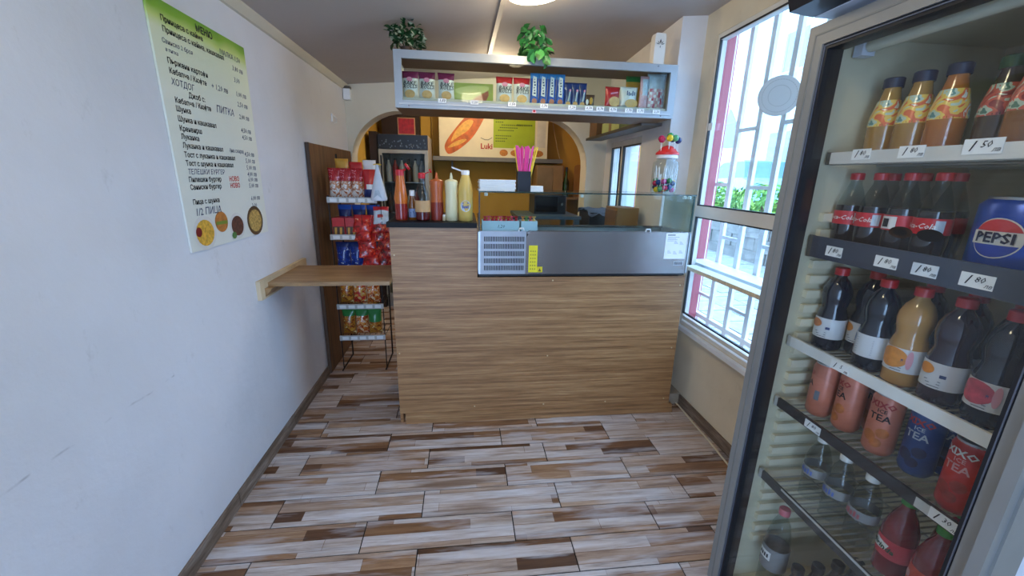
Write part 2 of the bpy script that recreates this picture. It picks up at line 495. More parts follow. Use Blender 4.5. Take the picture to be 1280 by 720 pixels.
# cove strip and ceiling cable duct
bm = BM()
prism_xz(bm, [(XL, 2.135), (XL + 0.012, 2.138), (XL + 0.034, 2.168), (XL + 0.036, 2.1785), (XL, 2.1755)], YF, YB)
struct(obj('trim_1', bm, wall_back_m))
bm = BM()
hexa(bm, [(0.19, 2.0, ceil_z(0.19) - 0.012), (0.215, 2.0, ceil_z(0.215) - 0.012), (0.195, 3.6, ceil_z(0.195) - 0.012), (0.17, 3.6, ceil_z(0.17) - 0.012)],
     [(0.19, 2.0, ceil_z(0.19)), (0.215, 2.0, ceil_z(0.215)), (0.195, 3.6, ceil_z(0.195)), (0.17, 3.6, ceil_z(0.17))])
struct(obj('trim_2', bm, mat('duct_white', '#a89e94', 0.5)))

# ------------------------------------------------------------------ windows
def sgroup(name):
    o = bpy.data.objects.new(name, None); COL.objects.link(o); WM[name] = Matrix(); return struct(o)
def frame_yz(bm, x0, x1, y0, y1, z0, z1, w):
    box(bm, x0, x1, y0, y1, z0, z0 + w); box(bm, x0, x1, y0, y1, z1 - w, z1)
    box(bm, x0, x1, y0, y0 + w, z0 + w, z1 - w); box(bm, x0, x1, y1 - w, y1, z0 + w, z1 - w)
    return bm
win = sgroup('window_1')
bm = BM()
frame_yz(bm, 1.434, 1.476, W0, W1, WZ0, WZ1, 0.022)
frame_yz(bm, 1.436, 1.474, W0 + 0.005, W1 - 0.002, 0.565, 2.235, 0.024)
obj('window_frame', bm, upvc_m, win, bev=0.003)
obj('transom', mkbox(1.428, 1.476, W0 + 0.02, W1 - 0.02, 1.237, 1.302), upvc_m, win, bev=0.004)
bm = BM()
frame_yz(bm, 1.433, 1.446, W0 + 0.046, W1 - 0.018, 0.604, 1.238, 0.009)
frame_yz(bm, 1.433, 1.446, W0 + 0.046, W1 - 0.018, 1.301, 2.222, 0.009)
obj('gasket', bm, black_m, win)
obj('pane', mkbox(1.455, 1.460, W0 + 0.04, W1 - 0.02, 0.60, 1.24), pane_m, win)
obj('pane', mkbox(1.455, 1.460, W0 + 0.04, W1 - 0.02, 1.295, 2.23), pane_m, win)
obj('window_sill', mkbox(1.400, 1.434, W0 - 0.02, W1, 0.503, 0.528), white_paint_m, win, bev=0.004)
obj('latch_plate', mkbox(1.4305, 1.4345, 2.375, 2.415, 1.735, 1.775), white_paint_m, win, bev=0.002)

w2 = sgroup('window_2')
bm = BM()
frame_yz(bm, 1.335, 1.39, 3.04, 3.78, 0.85, 1.76, 0.05)
box(bm, 1.335, 1.39, 3.46, 3.53, 0.9, 1.71)
obj('window_frame', bm, mat('upvc_grey', '#d5d0c6', 0.4), w2, bev=0.003)
bm = BM(); frame_yz(bm, 1.326, 1.345, 3.085, 3.465, 0.895, 1.715, 0.012); frame_yz(bm, 1.326, 1.345, 3.525, 3.735, 0.895, 1.715, 0.010)
obj('gasket', bm, black_m, w2)
obj('pane', mkbox(1.360, 1.365, 3.08, 3.47, 0.89, 1.72), pane_m, w2)
obj('pane', mkbox(1.360, 1.365, 3.52, 3.74, 0.89, 1.72), pane_m, w2)

# white ledge board inside the window; outer board added as its glass reflection
t = thing('window_ledge', 'white serving ledge board with bare chipboard edge inside the barred window', 'ledge', (1.40, 1.75, 0.92))
obj('board', mkbox(1.355, 1.428, 1.15, 2.33, 0.925, 0.946), white_paint_m, t, world=True, bev=0.002)
obj('edge_strip', mkbox(1.351, 1.355, 1.15, 2.33, 0.925, 0.946), mat('chipboard_edge', '#d9c8a8', 0.7, var=0.2, scale=60), t, world=True)
t = thing('ledge_reflection', 'added white board behind the window imitating the ledge reflected in the glass', 'ledge', (1.62, 1.8, 0.92))
obj('board', mkbox(1.478, 1.612, 1.06, 2.525, 0.925, 0.946), white_paint_m, t, world=True, bev=0.002)

# grille of white bars outside
gr = thing('window_grille', 'white painted steel bars in front of the street window', 'grille', (1.655, 1.84, 0.42))
ys = [2.59 - 0.178 * i for i in range(9)]
for y in ys:
    obj('bar', mkbox(1.615, 1.635, y - 0.017, y + 0.017, 0.44, 2.40), white_paint_m, gr, world=True, bev=0.002, segs=1)
for z in (0.55, 2.36):
    obj('rail', mkbox(1.610, 1.640, 1.06, 2.62, z - 0.014, z + 0.014), white_paint_m, gr, world=True, bev=0.002, segs=1)
for i in range(0, 8):
    z = (1.43, 1.74, 1.42, 1.745)[i % 4]; 
    obj('rail', mkbox(1.618, 1.632, ys[i + 1], ys[i], z - 0.010, z + 0.010), white_paint_m, gr, world=True)
    z2 = 1.11 if i % 2 else 0.70
    obj('rail', mkbox(1.618, 1.632, ys[i + 1], ys[i], z2 - 0.010, z2 + 0.010), white_paint_m, gr, world=True)

# round white disc hanging in front of the window
t = thing('hanging_disc', 'round white disc sign hanging in front of the upper window pane', 'sign', (1.38, 1.805, 1.817))
stk_m, nt_, b_, nd_, L_ = nodes('disc_white')
b_.inputs['Base Color'].default_value = C('#dfe0dc'); b_.inputs['Roughness'].default_value = 0.6
tr_ = nd_.new('ShaderNodeBsdfTranslucent'); tr_.inputs[0].default_value = C('#d8dad8'); mx_ = nd_.new('ShaderNodeMixShader'); mx_.inputs[0].default_value = 0.5
L_.new(b_.outputs[0], mx_.inputs[1]); L_.new(tr_.outputs[0], mx_.inputs[2]); L_.new(mx_.outputs[0], nd_['Material Output'].inputs[0])
DM = Matrix.Rotation(math.radians(-30), 4, 'Z') @ Matrix.Rotation(PI / 2, 4, 'X')
bm = BM(); lathe(bm, [(0.080, 0.0), (0.083, 0.001), (0.083, 0.004), (0.080, 0.005)], 40); bm.transform(DM); obj('disc', bm, stk_m, t)
bm = BM()
for r in (0.068, 0.044):
    for i in range(40):
        a, b = 2 * PI * i / 40, 2 * PI * (i + 0.7) / 40
        bm.faces.new([bm.verts.new((rr * math.cos(q), rr * math.sin(q), 0.0056)) for rr, q in ((r, a), (r, b), (r - 0.003, b), (r - 0.003, a))])
bm.transform(DM); obj('printed_rings', bm, mat('sticker_print', '#bfc1bc', 0.6), t)
obj('thread', tube(BM(), [(0, 0, 0.08), (0.0, 0, ceil_z(1.38) - 1.817 + 0.004)], 0.0008, 4), paper_m, t)

# ------------------------------------------------------------------ street outside
def paving():
    g = struct(obj('pavement', mkbox(1.60, 60, -20, 60, -0.35, -0.165), mat('street_ground', '#8d8f92', 0.6, var=0.2, scale=2)))
    src = None
    pm = mat('paver_wet', '#a3a6ab', 0.22, var=0.25, scale=5, bump=0.3)
    for i in range(11):
        for j in range(22):
            x = 1.95 + i * 0.40; y = 2.2 + j * 0.40 + (0.2 if i % 2 else 0)
            if not (0.44 * x - 0.6 < x * 1.0 and 1.0 * x < y * 1.15 and y < 2.0 * x + 1.6): continue
            if src is None:
                src = obj('paver', mkbox(-0.192, 0.192, -0.192, 0.192, -0.02, 0.015), pm, g, bev=0.006, segs=1); o = src
            else:
                o = src.copy(); COL.objects.link(o); o.parent = g
            o.location = (x, y, -0.15 + random.uniform(-0.004, 0.004)); o.rotation_euler = (random.uniform(-.008, .008), random.uniform(-.008, .008), 0)
paving()
stone_m = mat('stone_grey', '#77746c', 0.85, var=0.3, scale=5, bump=0.6)
rw = thing('retaining_wall', 'grey stone retaining wall across the street below the hedge', 'wall', (6.0, 9.5, -0.165))
src = None
for r in range(3):
    for j in range(14):
        if src is None: src = obj('stone', mkbox(-0.2, 0.2, -0.36, 0.36, -0.128, 0.128), stone_m, rw, bev=0.03); o = src
        else: o = src.copy(); COL.objects.link(o); o.parent = rw
        o.location = (random.uniform(-.02, .02), -4.9 + j * 0.74 + (0.37 if r % 2 else 0), 0.13 + r * 0.262)
        o.rotation_euler = (0, 0, random.uniform(-.03, .03))

leaf_mats = [mat('hedge_green_a', '#5c8a3a', 0.6, var=0.3), mat('hedge_green_b', '#86ab4a', 0.6, var=0.3)]
def leaf_blob(bm, c, rad, n, size):
    for _ in range(n):
        d = Vector((random.gauss(0, 1), random.gauss(0, 1), random.gauss(0, 1))).normalized()
        p = Vector(c) + Vector((d.x * rad[0], d.y * rad[1], d.z * rad[2])) * random.uniform(0.75, 1.0)
        u = d.orthogonal().normalized(); w = d.cross(u)
        a = random.uniform(0, 6.28); u, w = u * math.cos(a) + w * math.sin(a), w * math.cos(a) - u * math.sin(a)
        s = size * random.uniform(0.7, 1.3)
        q = [p - u * s, p + w * s * 0.5 + d * s * 0.3, p + u * s, p - w * s * 0.5 + d * s * 0.3]
        bm.faces.new([bm.verts.new(v) for v in q]).material_index = random.choice((0, 0, 1))
for i, (y, lab) in enumerate(((6.2, 'nearest leafy green bush above the stone wall'), (8.25, 'middle leafy green bush above the stone wall'), (10.3, 'far leafy green bush above the stone wall'), (12.35, 'farthest leafy green bush above the stone wall'))):
    b_ = thing('bush', lab, 'bush', (6.45, y, 0.62), 0, 'bushes above the stone wall')
    bm = BM(); leaf_blob(bm, (0, 0, 0.40), (0.55, 0.9, 0.42), 700, 0.07)
    stuff(obj('foliage', bm, leaf_mats, b_))
    bm = BM()
    for k in range(5): tube(bm, [(0, 0, 0), (random.uniform(-.2, .2), random.uniform(-.4, .4), 0.45)], 0.02, 5)
    obj('stem', bm, mat('bark', '#5b4634', 0.9), b_)
struct(obj('bank', mkbox(6.2, 30, 2, 40, -0.17, 0.62), mat('bank_grass', '#7b9450', 0.9, var=0.3)))

car = thing('parked_car', 'pale blue parked car behind the hedge across the street', 'car', (9.2, 12.9, 0.62), math.radians(78))
bm = BM(); prism_xz(bm, [(-2.1, 0.30), (2.1, 0.30), (2.15, 0.62), (1.95, 0.80), (1.2, 0.90), (-1.7, 0.95), (-2.1, 0.85)], -0.85, 0.85)
obj('body', bm, mat('car_paint', '#8fb2c9', 0.25, 0.3, coat=0.6), car, bev=0.05)
bm = BM(); hexa(bm, [(-1.7, -0.78, 0.92), (1.2, -0.78, 0.88), (1.2, 0.78, 0.88), (-1.7, 0.78, 0.92)], [(-1.2, -0.62, 1.42), (0.4, -0.62, 1.42), (0.4, 0.62, 1.42), (-1.2, 0.62, 1.42)])
obj('cabin', bm, mat('car_glass', '#4e6f80', 0.1, 0.2), car, bev=0.04)
obj('roof', mkbox(-1.15, 0.35, -0.62, 0.62, 1.41, 1.46), MATS['car_paint'], car, bev=0.02)
for sx in (-1.35, 1.3):
    for sy in (-0.8, 0.8):
        bm = BM(); lathe(bm, [(0.20, -0.1), (0.31, -0.09), (0.31, 0.09), (0.20, 0.1)], 20); bm.transform(Matrix.Translation((sx, sy, 0.31)) @ Matrix.Rotation(PI / 2, 4, 'X'))
        obj('wheel', bm, black_m, car)

hs = thing('street_building', 'white building across the street with a large poster on its front', 'building', (16, 24, 0.0))
obj('wall', mkbox(14, 16, 8, 40, -0.2, 12), mat('facade_white', '#e4e6e8', 0.8, var=0.05), hs, world=True)
pst = obj('poster', mkbox(13.95, 14.0, 19.2, 24.8, 3.2, 7.2), mat('poster_white', '#dfe3ea', 0.7), hs, world=True)
bm = BM()
prism_xz(bm, [(0.9, 0.0), (2.0, 0.0), (1.9, 2.0), (1.2, 2.6), (0.75, 1.8)], -0.03, 0.0)
bm.transform(Matrix.Translation((13.95, 23.6, 3.2)) @ Matrix.Rotation(-PI / 2, 4, 'Z'))
obj('printed_shape', bm, mat('poster_red', '#d08a90', 0.7), pst, world=True)
bm = BM(); prism_xz(bm, [(1.4, 0.0), (2.8, 0.0), (2.6, 1.2), (2.0, 1.9), (1.55, 1.0)], -0.05, -0.03)
bm.transform(Matrix.Translation((13.95, 23.6, 3.2)) @ Matrix.Rotation(-PI / 2, 4, 'Z'))
obj('printed_shape', bm, mat('poster_dark', '#9aa0b4', 0.7), pst, world=True)
for y0 in (11, 14, 17, 26.5, 30, 34):
    for z0 in (2.0, 6.0, 9.3):
        w_ = obj('window', mkbox(13.9, 14.0, y0, y0 + 1.4, z0, z0 + 1.7), mat('facade_trim', '#cfd4d8', 0.6), hs, world=True)
        obj('pane', mkbox(13.88, 13.9, y0 + .1, y0 + 1.3, z0 + .1, z0 + 1.6), mat('facade_glass', '#93a6b5', 0.15), w_, world=True)

# ------------------------------------------------------------------ counter
lam_m = woodmat('counter_laminate', [(0.25, C('#755032')), (0.45, C('#9e7248')), (0.60, C('#b38759')), (0.8, C('#c9a172'))], (1.1, 20, 34), 2.2, 0.42, 0.25)
YC = 2.21
ct = thing('service_counter', 'wood-laminate service counter with a black worktop and a stepped front', 'counter', (0.45, 2.45, 0))
bm = BM()
prism_xz(bm, [(-0.388, 0.07), (1.300, 0.055), (1.296, 0.905), (0.072, 0.905), (0.072, 1.180), (-0.390, 1.180)], YC, YC + 0.018)
obj('front_panel', bm, lam_m, ct, world=True)
obj('plinth', hexa(BM(), [(-0.356, YC - 0.004, 0), (1.332, YC - 0.004, 0), (1.332, YC + 0.014, 0), (-0.356, YC + 0.014, 0)], [(-0.356, YC - 0.004, 0.071), (1.320, YC - 0.004, 0.060), (1.320, YC + 0.014, 0.060), (-0.356, YC + 0.014, 0.071)]), lam_m, ct, world=True)
obj('side_panel', mkbox(-0.390, -0.372, YC + 0.018, 2.80, 0.0, 1.180), lam_m, ct, world=True)
obj('side_panel', mkbox(1.235, 1.253, YC + 0.018, 2.56, 0.0, 0.895), lam_m, ct, world=True)
obj('worktop', mkbox(-0.402, 0.070, YC - 0.015, 2.82, 1.180, 1.207), mat('worktop_black', '#0f0e0d', 0.45, var=0.3, spec=0.15), ct, world=True, bev=0.003)
obj('lower_top', mkbox(0.070, 1.255, YC + 0.018, 2.80, 0.885, 0.905), black_m, ct, world=True)
obj('divider', mkbox(0.055, 0.070, YC + 0.018, 2.80, 0.905, 1.180), lam_m, ct, world=True)
sm = mat('screw_brass', '#c9b48c', 0.35, 0.6)
scr = None
for x, z in ((-0.372, 1.03), (-0.372, 0.46), (0.50, 0.885), (0.49, 0.42), (1.27, 0.45), (0.055, 0.10), (0.48, 0.095), (0.875, 0.095), (1.262, 0.10), (1.27, 0.85)):
    if scr is None:
        b_ = lathe(BM(), [(0.0045, 0), (0.0045, 0.0012), (0.003, 0.002)], 10); b_.transform(Matrix.Rotation(PI / 2, 4, 'X'))
        scr = obj('screw', b_, sm, ct); o = scr
    else: o = scr.copy(); COL.objects.link(o); o.parent = ct
    o.location = Vector((x, YC, z)) - Vector((0.45, 2.45, 0))

# flap board between wall and counter
fb = thing('flap_shelf', 'wooden flap shelf bridging the left wall and the counter', 'shelf', (-0.7, 2.34, 0.88))
shelf_m = woodmat('flap_oak', [(0.3, C('#80603c')), (0.5, C('#a07c52')), (0.75, C('#b39166'))], (2, 14, 14), 2.0, 0.4, 0.15)
obj('board', mkbox(-0.990, -0.391, 2.13, 2.54, 0.884, 0.905), shelf_m, fb, world=True, bev=0.002)
obj('wall_batten', mkbox(XL, -0.990, 2.05, 2.66, 0.832, 0.928), mat('batten_pale', '#c9b594', 0.6, var=0.15), fb, world=True, bev=0.002)
bm = BM()
a = [(-0.990, 2.09, 0.84), (-0.990, 2.50, 0.84), (-0.955, 2.50, 0.884), (-0.955, 2.09, 0.884), (-0.990, 2.50, 0.884), (-0.990, 2.09, 0.884)]
v = [bm.verts.new(p) for p in a]
for f in ((0, 3, 5), (1, 4, 2), (0, 1, 2, 3), (3, 2, 4, 5), (0, 5, 4, 1)): bm.faces.new([v[i] for i in f])
obj('support', bm, shelf_m, fb, world=True)

# wooden panel on the left wall behind the flap
pan_m = woodmat('door_veneer', [(0.3, C('#5c3f28')), (0.55, C('#7b5738')), (0.8, C('#8d6947'))], (14, 14, 1), 2.0, 0.5, 0.2)
dp = thing('leaning_board', 'tall brown wooden board standing against the left wall beside the snack rack', 'board', (-0.985, 3.4, 0))
obj('board', mkbox(-1.006, -0.984, 2.90, 3.92, 0.012, 1.632), pan_m, dp, world=True, bev=0.002)
obj('edge_band', mkbox(-1.007, -0.983, 2.894, 2.90, 0.012, 1.634), mat('edge_dark', '#4a3422', 0.6), dp, world=True)

# ------------------------------------------------------------------ refrigerated counter display
dsp = thing('refrigerated_display', 'stainless countertop refrigerated display with glass top on the counter', 'display', (0.68, 2.38, 0.905))
D = dict(parent=dsp, world=True)
DX0, DX1, DY0, DY1 = 0.076, 1.290, 2.196, 2.555
obj('base_frame', mkbox(DX0 + 0.004, DX1 - 0.006, DY0 + 0.012, DY1 - 0.01, 0.912, 0.930), black_m, **D)
for x in (DX0 + 0.03, DX1 - 0.05):
    for y in (DY0 + 0.03, DY1 - 0.05):
        obj('foot', mkbox(x, x + 0.02, y, y + 0.02, 0.905, 0.913), black_m, **D)
bm = BM(); box(bm, DX0, DX0 + 0.012, DY0, DY1, 0.928, 1.160); box(bm, DX1 - 0.012, DX1, DY0, DY1, 0.928, 1.160); box(bm, DX0 + 0.012, DX1 - 0.012, DY1 - 0.012, DY1, 0.928, 1.160)
box(bm, DX0 + 0.012, DX1 - 0.012, DY0 + 0.012, DY1 - 0.012, 0.93, 0.95)
obj('housing', bm, mat('steel_side', '#c3c7cb', 0.35, 0.6), **D)
# main front sheet with a rounded upper left corner
pts = [(0.338, 0.926), (1.283, 0.926), (1.283, 1.164)]
for i in range(7):
    a = PI / 2 + (PI / 2) * i / 6; pts.append((0.338 + 0.045 + 0.045 * math.cos(a), 1.119 + 0.045 * math.sin(a)))
obj('front_sheet', prism_xz(BM(), pts, DY0, DY0 + 0.010), steel_m, **D)
# ventilation panel
vp = obj('vent_panel', mkbox(0.082, 0.338, DY0 + 0.002, DY0 + 0.012, 0.926, 1.164), mat('vent_grey', '#a4a9b1', 0.4, 0.2), **D)
bm = BM()
for r in range(5):
    for k in range(24):
        x = 0.108 + k * 0.0093; z = 0.948 + r * 0.040
        box(bm, x, x + 0.0052, DY0 + 0.0012, DY0 + 0.0022, z, z + 0.027)
stuff(obj('vent_slots', bm, mat('slot_shade', '#1b1c1f', 0.7), vp, world=True))  # dark boxes on the panel, painting the shade inside its slots
# pan and interior
bm = BM(); box(bm, 0.36, 1.275, DY0 + 0.02, DY1 - 0.02, 1.10, 1.105)
obj('pan_floor', bm, mat('pan_steel', '#6d6a66', 0.35, 0.9), **D)
bm = BM(); box(bm, 0.088, 0.352, DY0 + 0.012, DY1 - 0.012, 1.150, 1.160)
obj('motor_cover', bm, steel_m, **D)
bm = BM(); box(bm, 0.352, 1.278, DY0 + 0.011, DY0 + 0.024, 1.150, 1.166); box(bm, 0.352, 1.278, DY1 - 0.03, DY1 - 0.012, 1.150, 1.162)
obj('rim', bm, steel_m, **D)
# glass
obj('front_glass', hexa(BM(), [(0.086, DY0 + 0.006, 1.166), (1.280, DY0 + 0.006, 1.166), (1.280, DY0 + 0.011, 1.166), (0.086, DY0 + 0.011, 1.166)], [(0.086, DY0 + 0.006, 1.366), (1.288, DY0 + 0.006, 1.366), (1.288, DY0 + 0.011, 1.366), (0.086, DY0 + 0.011, 1.366)]), clear_m, **D)
obj('top_glass', mkbox(0.078, 1.292, DY0, DY1, 1.367, 1.373), clear_m, **D)
obj('end_glass', mkbox(0.080, 0.085, DY0 + 0.012, DY1 - 0.006, 1.161, 1.366), clear_m, **D)
obj('end_glass', mkbox(1.281, 1.286, DY0 + 0.012, DY1 - 0.006, 1.161, 1.366), glass('end_glass_reflection', '#dcebe8', 1.5, 0.1, 1.0, 0.45), **D)  # pale reflection in this pane painted in as a diffuse haze
edge_m = mat('glass_edge', '#12312a', 0.2, var=0.2, coat=0.5)
bm = BM(); box(bm, 0.078, 1.292, DY0 - 0.0012, DY0, 1.3665, 1.3735); box(bm, 0.078, 1.292, DY1, DY1 + 0.001, 1.3665, 1.3735)
obj('glass_edge', bm, edge_m, **D)
bm = BM(); box(bm, 0.079, 0.0855, DY0 + 0.0045, DY0 + 0.012, 1.165, 1.367)
obj('corner_seal', bm, black_m, **D)
bm = BM(); box(bm, 1.280, 1.289, DY0 + 0.0045, DY0 + 0.012, 1.165, 1.367)
obj('corner_seal', bm, mat('seal_green', '#2b4a44', 0.3), **D)
clip_m = mat('clip_white', '#d5dbdc', 0.35)
for x in (0.118, 0.64, 1.235, 1.262):
    bm = BM(); lathe(bm, [(0.010, 0), (0.010, 0.012), (0.006, 0.016)], 12, x, DY0 + 0.024); bm.transform(Matrix.Translation((0, 0, 1.349)))
    obj('glass_clip', bm, clip_m, **D)
for x in (0.31, 1.03):
    bm = BM(); tube(bm, [(x - 0.014, DY0 + 0.004, 1.166), (x - 0.010, DY0 + 0.0, 1.180), (x + 0.010, DY0 + 0.0, 1.180), (x + 0.014, DY0 + 0.004, 1.166)], 0.005, 8)
    obj('glass_clip', bm, clip_m, **D)
yst = obj('energy_sticker', mkbox(0.354, 0.403, DY0 - 0.0012, DY0, 0.936, 1.087), mat('sticker_yellow', '#e9d91f', 0.5, var=0.04), **D)
bm = BM()
for i in range(6):
    for k in range(3): disc_xz(bm, 0.366 + k * 0.012, 0.955 + i * 0.020, 0.0035, 0.005, DY0 - 0.0016, 8)
obj('printed_marks', bm, mat('print_olive', '#a89a28', 0.6), yst, world=True)
o = obj('warning_sticker', mkbox(0.403, 0.434, DY0 - 0.0012, DY0, 0.936, 0.968), mat('sticker_amber', '#e0c81c', 0.5), **D)
bm = BM(); v = [bm.verts.new(p) for p in ((0.409, DY0 - 0.0016, 0.941), (0.428, DY0 - 0.0016, 0.941), (0.4185, DY0 - 0.0016, 0.960))]; bm.faces.new(v)
obj('printed_triangle', bm, mat('print_brown', '#6b5a18', 0.6), o, world=True)
lab = obj('specification_label', mkbox(1.140, 1.268, DY0 - 0.0010, DY0, 1.012, 1.160), paper_m, **D)
bm = BM()
box(bm, 1.150, 1.195, DY0 - 0.0014, DY0 - 0.001, 1.146, 1.152)
for i in range(4): box(bm, 1.150, 1.150 + (0.07, 0.05, 0.06, 0.04)[i], DY0 - 0.0014, DY0 - 0.001, 1.136 - i * 0.007, 1.1375 - i * 0.007)
for cx, cz in ((1.205, 1.10), (1.238, 1.095), (1.17, 1.045), (1.205, 1.04), (1.24, 1.045)):
    for k in range(4): box(bm, cx - 0.012, cx + 0.012 - 0.004 * k, DY0 - 0.0014, DY0 - 0.001, cz + k * 0.005, cz + k * 0.005 + 0.0012)
obj('printed_lines', bm, mat('print_grey', '#6b6f75', 0.7), lab, world=True)
o = obj('barcode', mkbox(1.205, 1.262, DY0 - 0.0010, DY0, 0.974, 0.996), mat('barcode_white', '#cfd3d6', 0.7), **D)
bm = BM()
x = 1.208
while x < 1.258:
    w = random.choice((0.0012, 0.002, 0.0035)); box(bm, x, x + w, DY0 - 0.0014, DY0 - 0.001, 0.976, 0.994); x += w + random.choice((0.0012, 0.002))
obj('printed_bars', bm, ink_m, o, world=True)

# small card boxes with sweets, behind the glass over the motor
def candy_box(x0, x1, lab, txt):
    t = thing('sweet_box', lab, 'box', ((x0 + x1) / 2, 2.27, 1.160), 0, 'pale blue sweet boxes in the display')
    w = (x1 - x0) / 2; bm = BM()
    box(bm, -w, w, -0.045, -0.042, 0, 0.056); box(bm, -w, w, 0.042, 0.045, 0, 0.056)
    box(bm, -w, -w + 0.003, -0.042, 0.042, 0, 0.056); box(bm, w - 0.003, w, -0.042, 0.042, 0, 0.056); box(bm, -w + .003, w - .003, -0.042, 0.042, 0, 0.003)
    obj('carton', bm, mat('carton_blue', '#b9cedb', 0.6, var=0.05), t)
    if txt:
        bm = put_text(BM(), txt, 0.024, 0.0, -0.0455, 0.026, shear=0.25)
        obj('handwriting', bm, ink_m, t)
    return t
candy_box(0.098, 0.302, 'wide pale blue sweet box with a pencilled price in the display', '1,20')
candy_box(0.312, 0.402, 'narrow pale blue sweet box beside the wide one in the display', None)
def wrapped_sweet(x, y, colr, lab, grp):
    t = thing('wrapped_sweet', lab, 'sweet', (x, y, 1.163), random.uniform(0, 3), grp)
    m_ = mat('wrapper_' + colr, colr, 0.3, var=0.2, scale=40)
    bm = BM(); lathe(bm, [(0.004, 0), (0.011, 0.006), (0.012, 0.045), (0.009, 0.058), (0.003, 0.064)], 8); obj('sweet', bm, m_, t, smooth=True)
    bm = BM()
    for k in range(7):
        a = 2 * PI * k / 7; v = [bm.verts.new(p) for p in ((0, 0, 0.060), (0.012 * math.cos(a), 0.012 * math.sin(a), 0.078), (0.012 * math.cos(a + .7), 0.012 * math.sin(a + .7), 0.074))]; bm.faces.new(v)
    obj('twist', bm, m_, t)
for i in range(9):
    wrapped_sweet(0.114 + i * 0.0215, 2.25 + 0.012 * (i % 2), ('#c02a3e', '#d8567a', '#b01f2f')[i % 3], 'small red wrapped sweet in the wide pale blue box', 'red sweets in the wide box')
for i in range(4):
    wrapped_sweet(0.324 + i * 0.021, 2.25 + 0.012 * (i % 2), ('#d98a4a', '#7aa05a', '#c9574a', '#e0b46a')[i], ('orange', 'green', 'coral', 'yellow')[i] + ' wrapped sweet in the narrow pale blue box', 'sweets in the narrow box')

# ------------------------------------------------------------------ things standing on the display
ZT = 1.3735
def napkins(loc, w, d, n, lab, rz):
    t = thing('napkin_stack', lab, 'napkins', loc, rz)
    for i in range(n):
        h = 0.0098; bm = BM(); dx = random.uniform(-.003, .003)
        box(bm, -w / 2 + dx, w / 2 + dx, -d / 2, d / 2, i * h, i * h + h - 0.001)
        obj('napkin', bm, paper_m, t, bev=0.0028, smooth=True)
napkins((0.182, 2.33, ZT), 0.195, 0.13, 6, 'tall stack of white folded napkins on the left end of the display', 0.03)
napkins((0.398, 2.36, ZT), 0.085, 0.12, 3, 'low stack of white napkins right of the straw cup', 0.0)

sc_ = thing('straw_cup', 'square black cup holding straws on the display', 'cup', (0.331, 2.325, ZT))
bm = BM(); w = 0.036
box(bm, -w, w, -w, -w + 0.003, 0, 0.105); box(bm, -w, w, w - 0.003, w, 0, 0.105); box(bm, -w, -w + 0.003, -w + .003, w - .003, 0, 0.105); box(bm, w - 0.003, w, -w + .003, w - .003, 0, 0.105); box(bm, -w + .003, w - .003, -w + .003, w - .003, 0, 0.003)
obj('cup', bm, mat('cup_black', '#14161f', 0.35, var=0.2), sc_)
pinkm = mat('straw_pink', '#e8489a', 0.35, var=0.05); yelm = mat('straw_yellow', '#f0c818', 0.35, var=0.05)
srcs = {}
for i in range(34):
    ang = 2 * PI * i / 34 * 2.4; ring = 0.006 + 0.023 * ((i * 7) % 34) / 34
    bx, by = ring * math.cos(ang), ring * math.sin(ang) * 0.8
    yel = bx > 0.0205 or bx < -0.0185
    t = thing('drinking_straw', 'yellow drinking straw in the black cup' if yel else 'pink drinking straw in the black cup', 'straw', (0.331 + bx * 0.9, 2.325 + by, ZT + 0.003), 0, 'yellow straws in the cup' if yel else 'pink straws in the cup')
    lean = bx * 1.75 + random.uniform(-.004, .004)
    bm = tube(BM(), [(0, 0, 0), (lean * 0.45, by * 0.1, 0.105), (lean, by * 0.3, random.uniform(0.222, 0.238))], 0.0034, 6)
    obj('straw', bm, yelm if yel else pinkm, t, smooth=True)

def lolly_mesh_parts(t, colr, stick=0.075, upside=False, rad=0.0155):
    s = -1 if upside else 1
    bm = tube(BM(), [(0, 0, 0), (0, 0, stick)], 0.0018, 5); obj('stick', bm, paper_m, t)
    bm = BM(); bmesh.ops.create_uvsphere(bm, u_segments=12, v_segments=8, radius=rad)
    bm.transform(Matrix.Translation((0, 0, stick + 0.010 if not upside else 0.0)))
    obj('candy', bm, mat('lolly_' + colr, colr, 0.25, var=0.25, scale=60), t, smooth='all')
jl = thing('lollipop_jar', 'clear plastic jar of lollipops on the right end of the display', 'jar', (1.163, 2.345, ZT))
bm = BM(); lathe(bm, [(0.066, 0.0), (0.072, 0.006), (0.073, 0.15), (0.070, 0.172), (0.056, 0.185), (0.054, 0.196)], 24, cap=False)
obj('jar_wall', bm, pet_m, jl, smooth=True)
bm = BM(); lathe(bm, [(0.056, 0.196), (0.060, 0.197), (0.060, 0.214), (0.052, 0.216)], 24); obj('neck_ring', bm, mat('jar_white', '#e8e2e0', 0.4), jl, smooth=True)
bm = BM(); lathe(bm, [(0.060, 0.214), (0.064, 0.216), (0.064, 0.226), (0.050, 0.236), (0.040, 0.250), (0.024, 0.262), (0.010, 0.267), (0.002, 0.268)], 24); obj('lid', bm, mat('jar_red', '#dc2f2b', 0.35), jl, smooth=True)
lc = ['#c2274f', '#e3c01e', '#2e8a4c', '#1f3f7a', '#57a06a', '#27305f', '#c23a77']
names = ['crimson', 'yellow', 'green', 'blue', 'pale green', 'navy', 'pink']
for i, (dx, dy, c, up) in enumerate(((-0.048, -0.016, 0, .232), (-0.014, -0.040, 1, .240), (0.010, 0.006, 2, .262), (0.020, -0.036, 4, .242), (0.052, -0.010, 5, .228), (-0.032, 0.024, 6, .243), (0.036, 0.026, 3, .243))):
    t = thing('lollipop', names[c] + ' lollipop standing in the red jar lid', 'lollipop', (1.163 + dx, 2.345 + dy, ZT + up - 0.012), 0, 'lollipops in the jar lid')
    lolly_mesh_parts(t, lc[c], 0.066 - (up - .236) * 0.3, False, 0.0185)
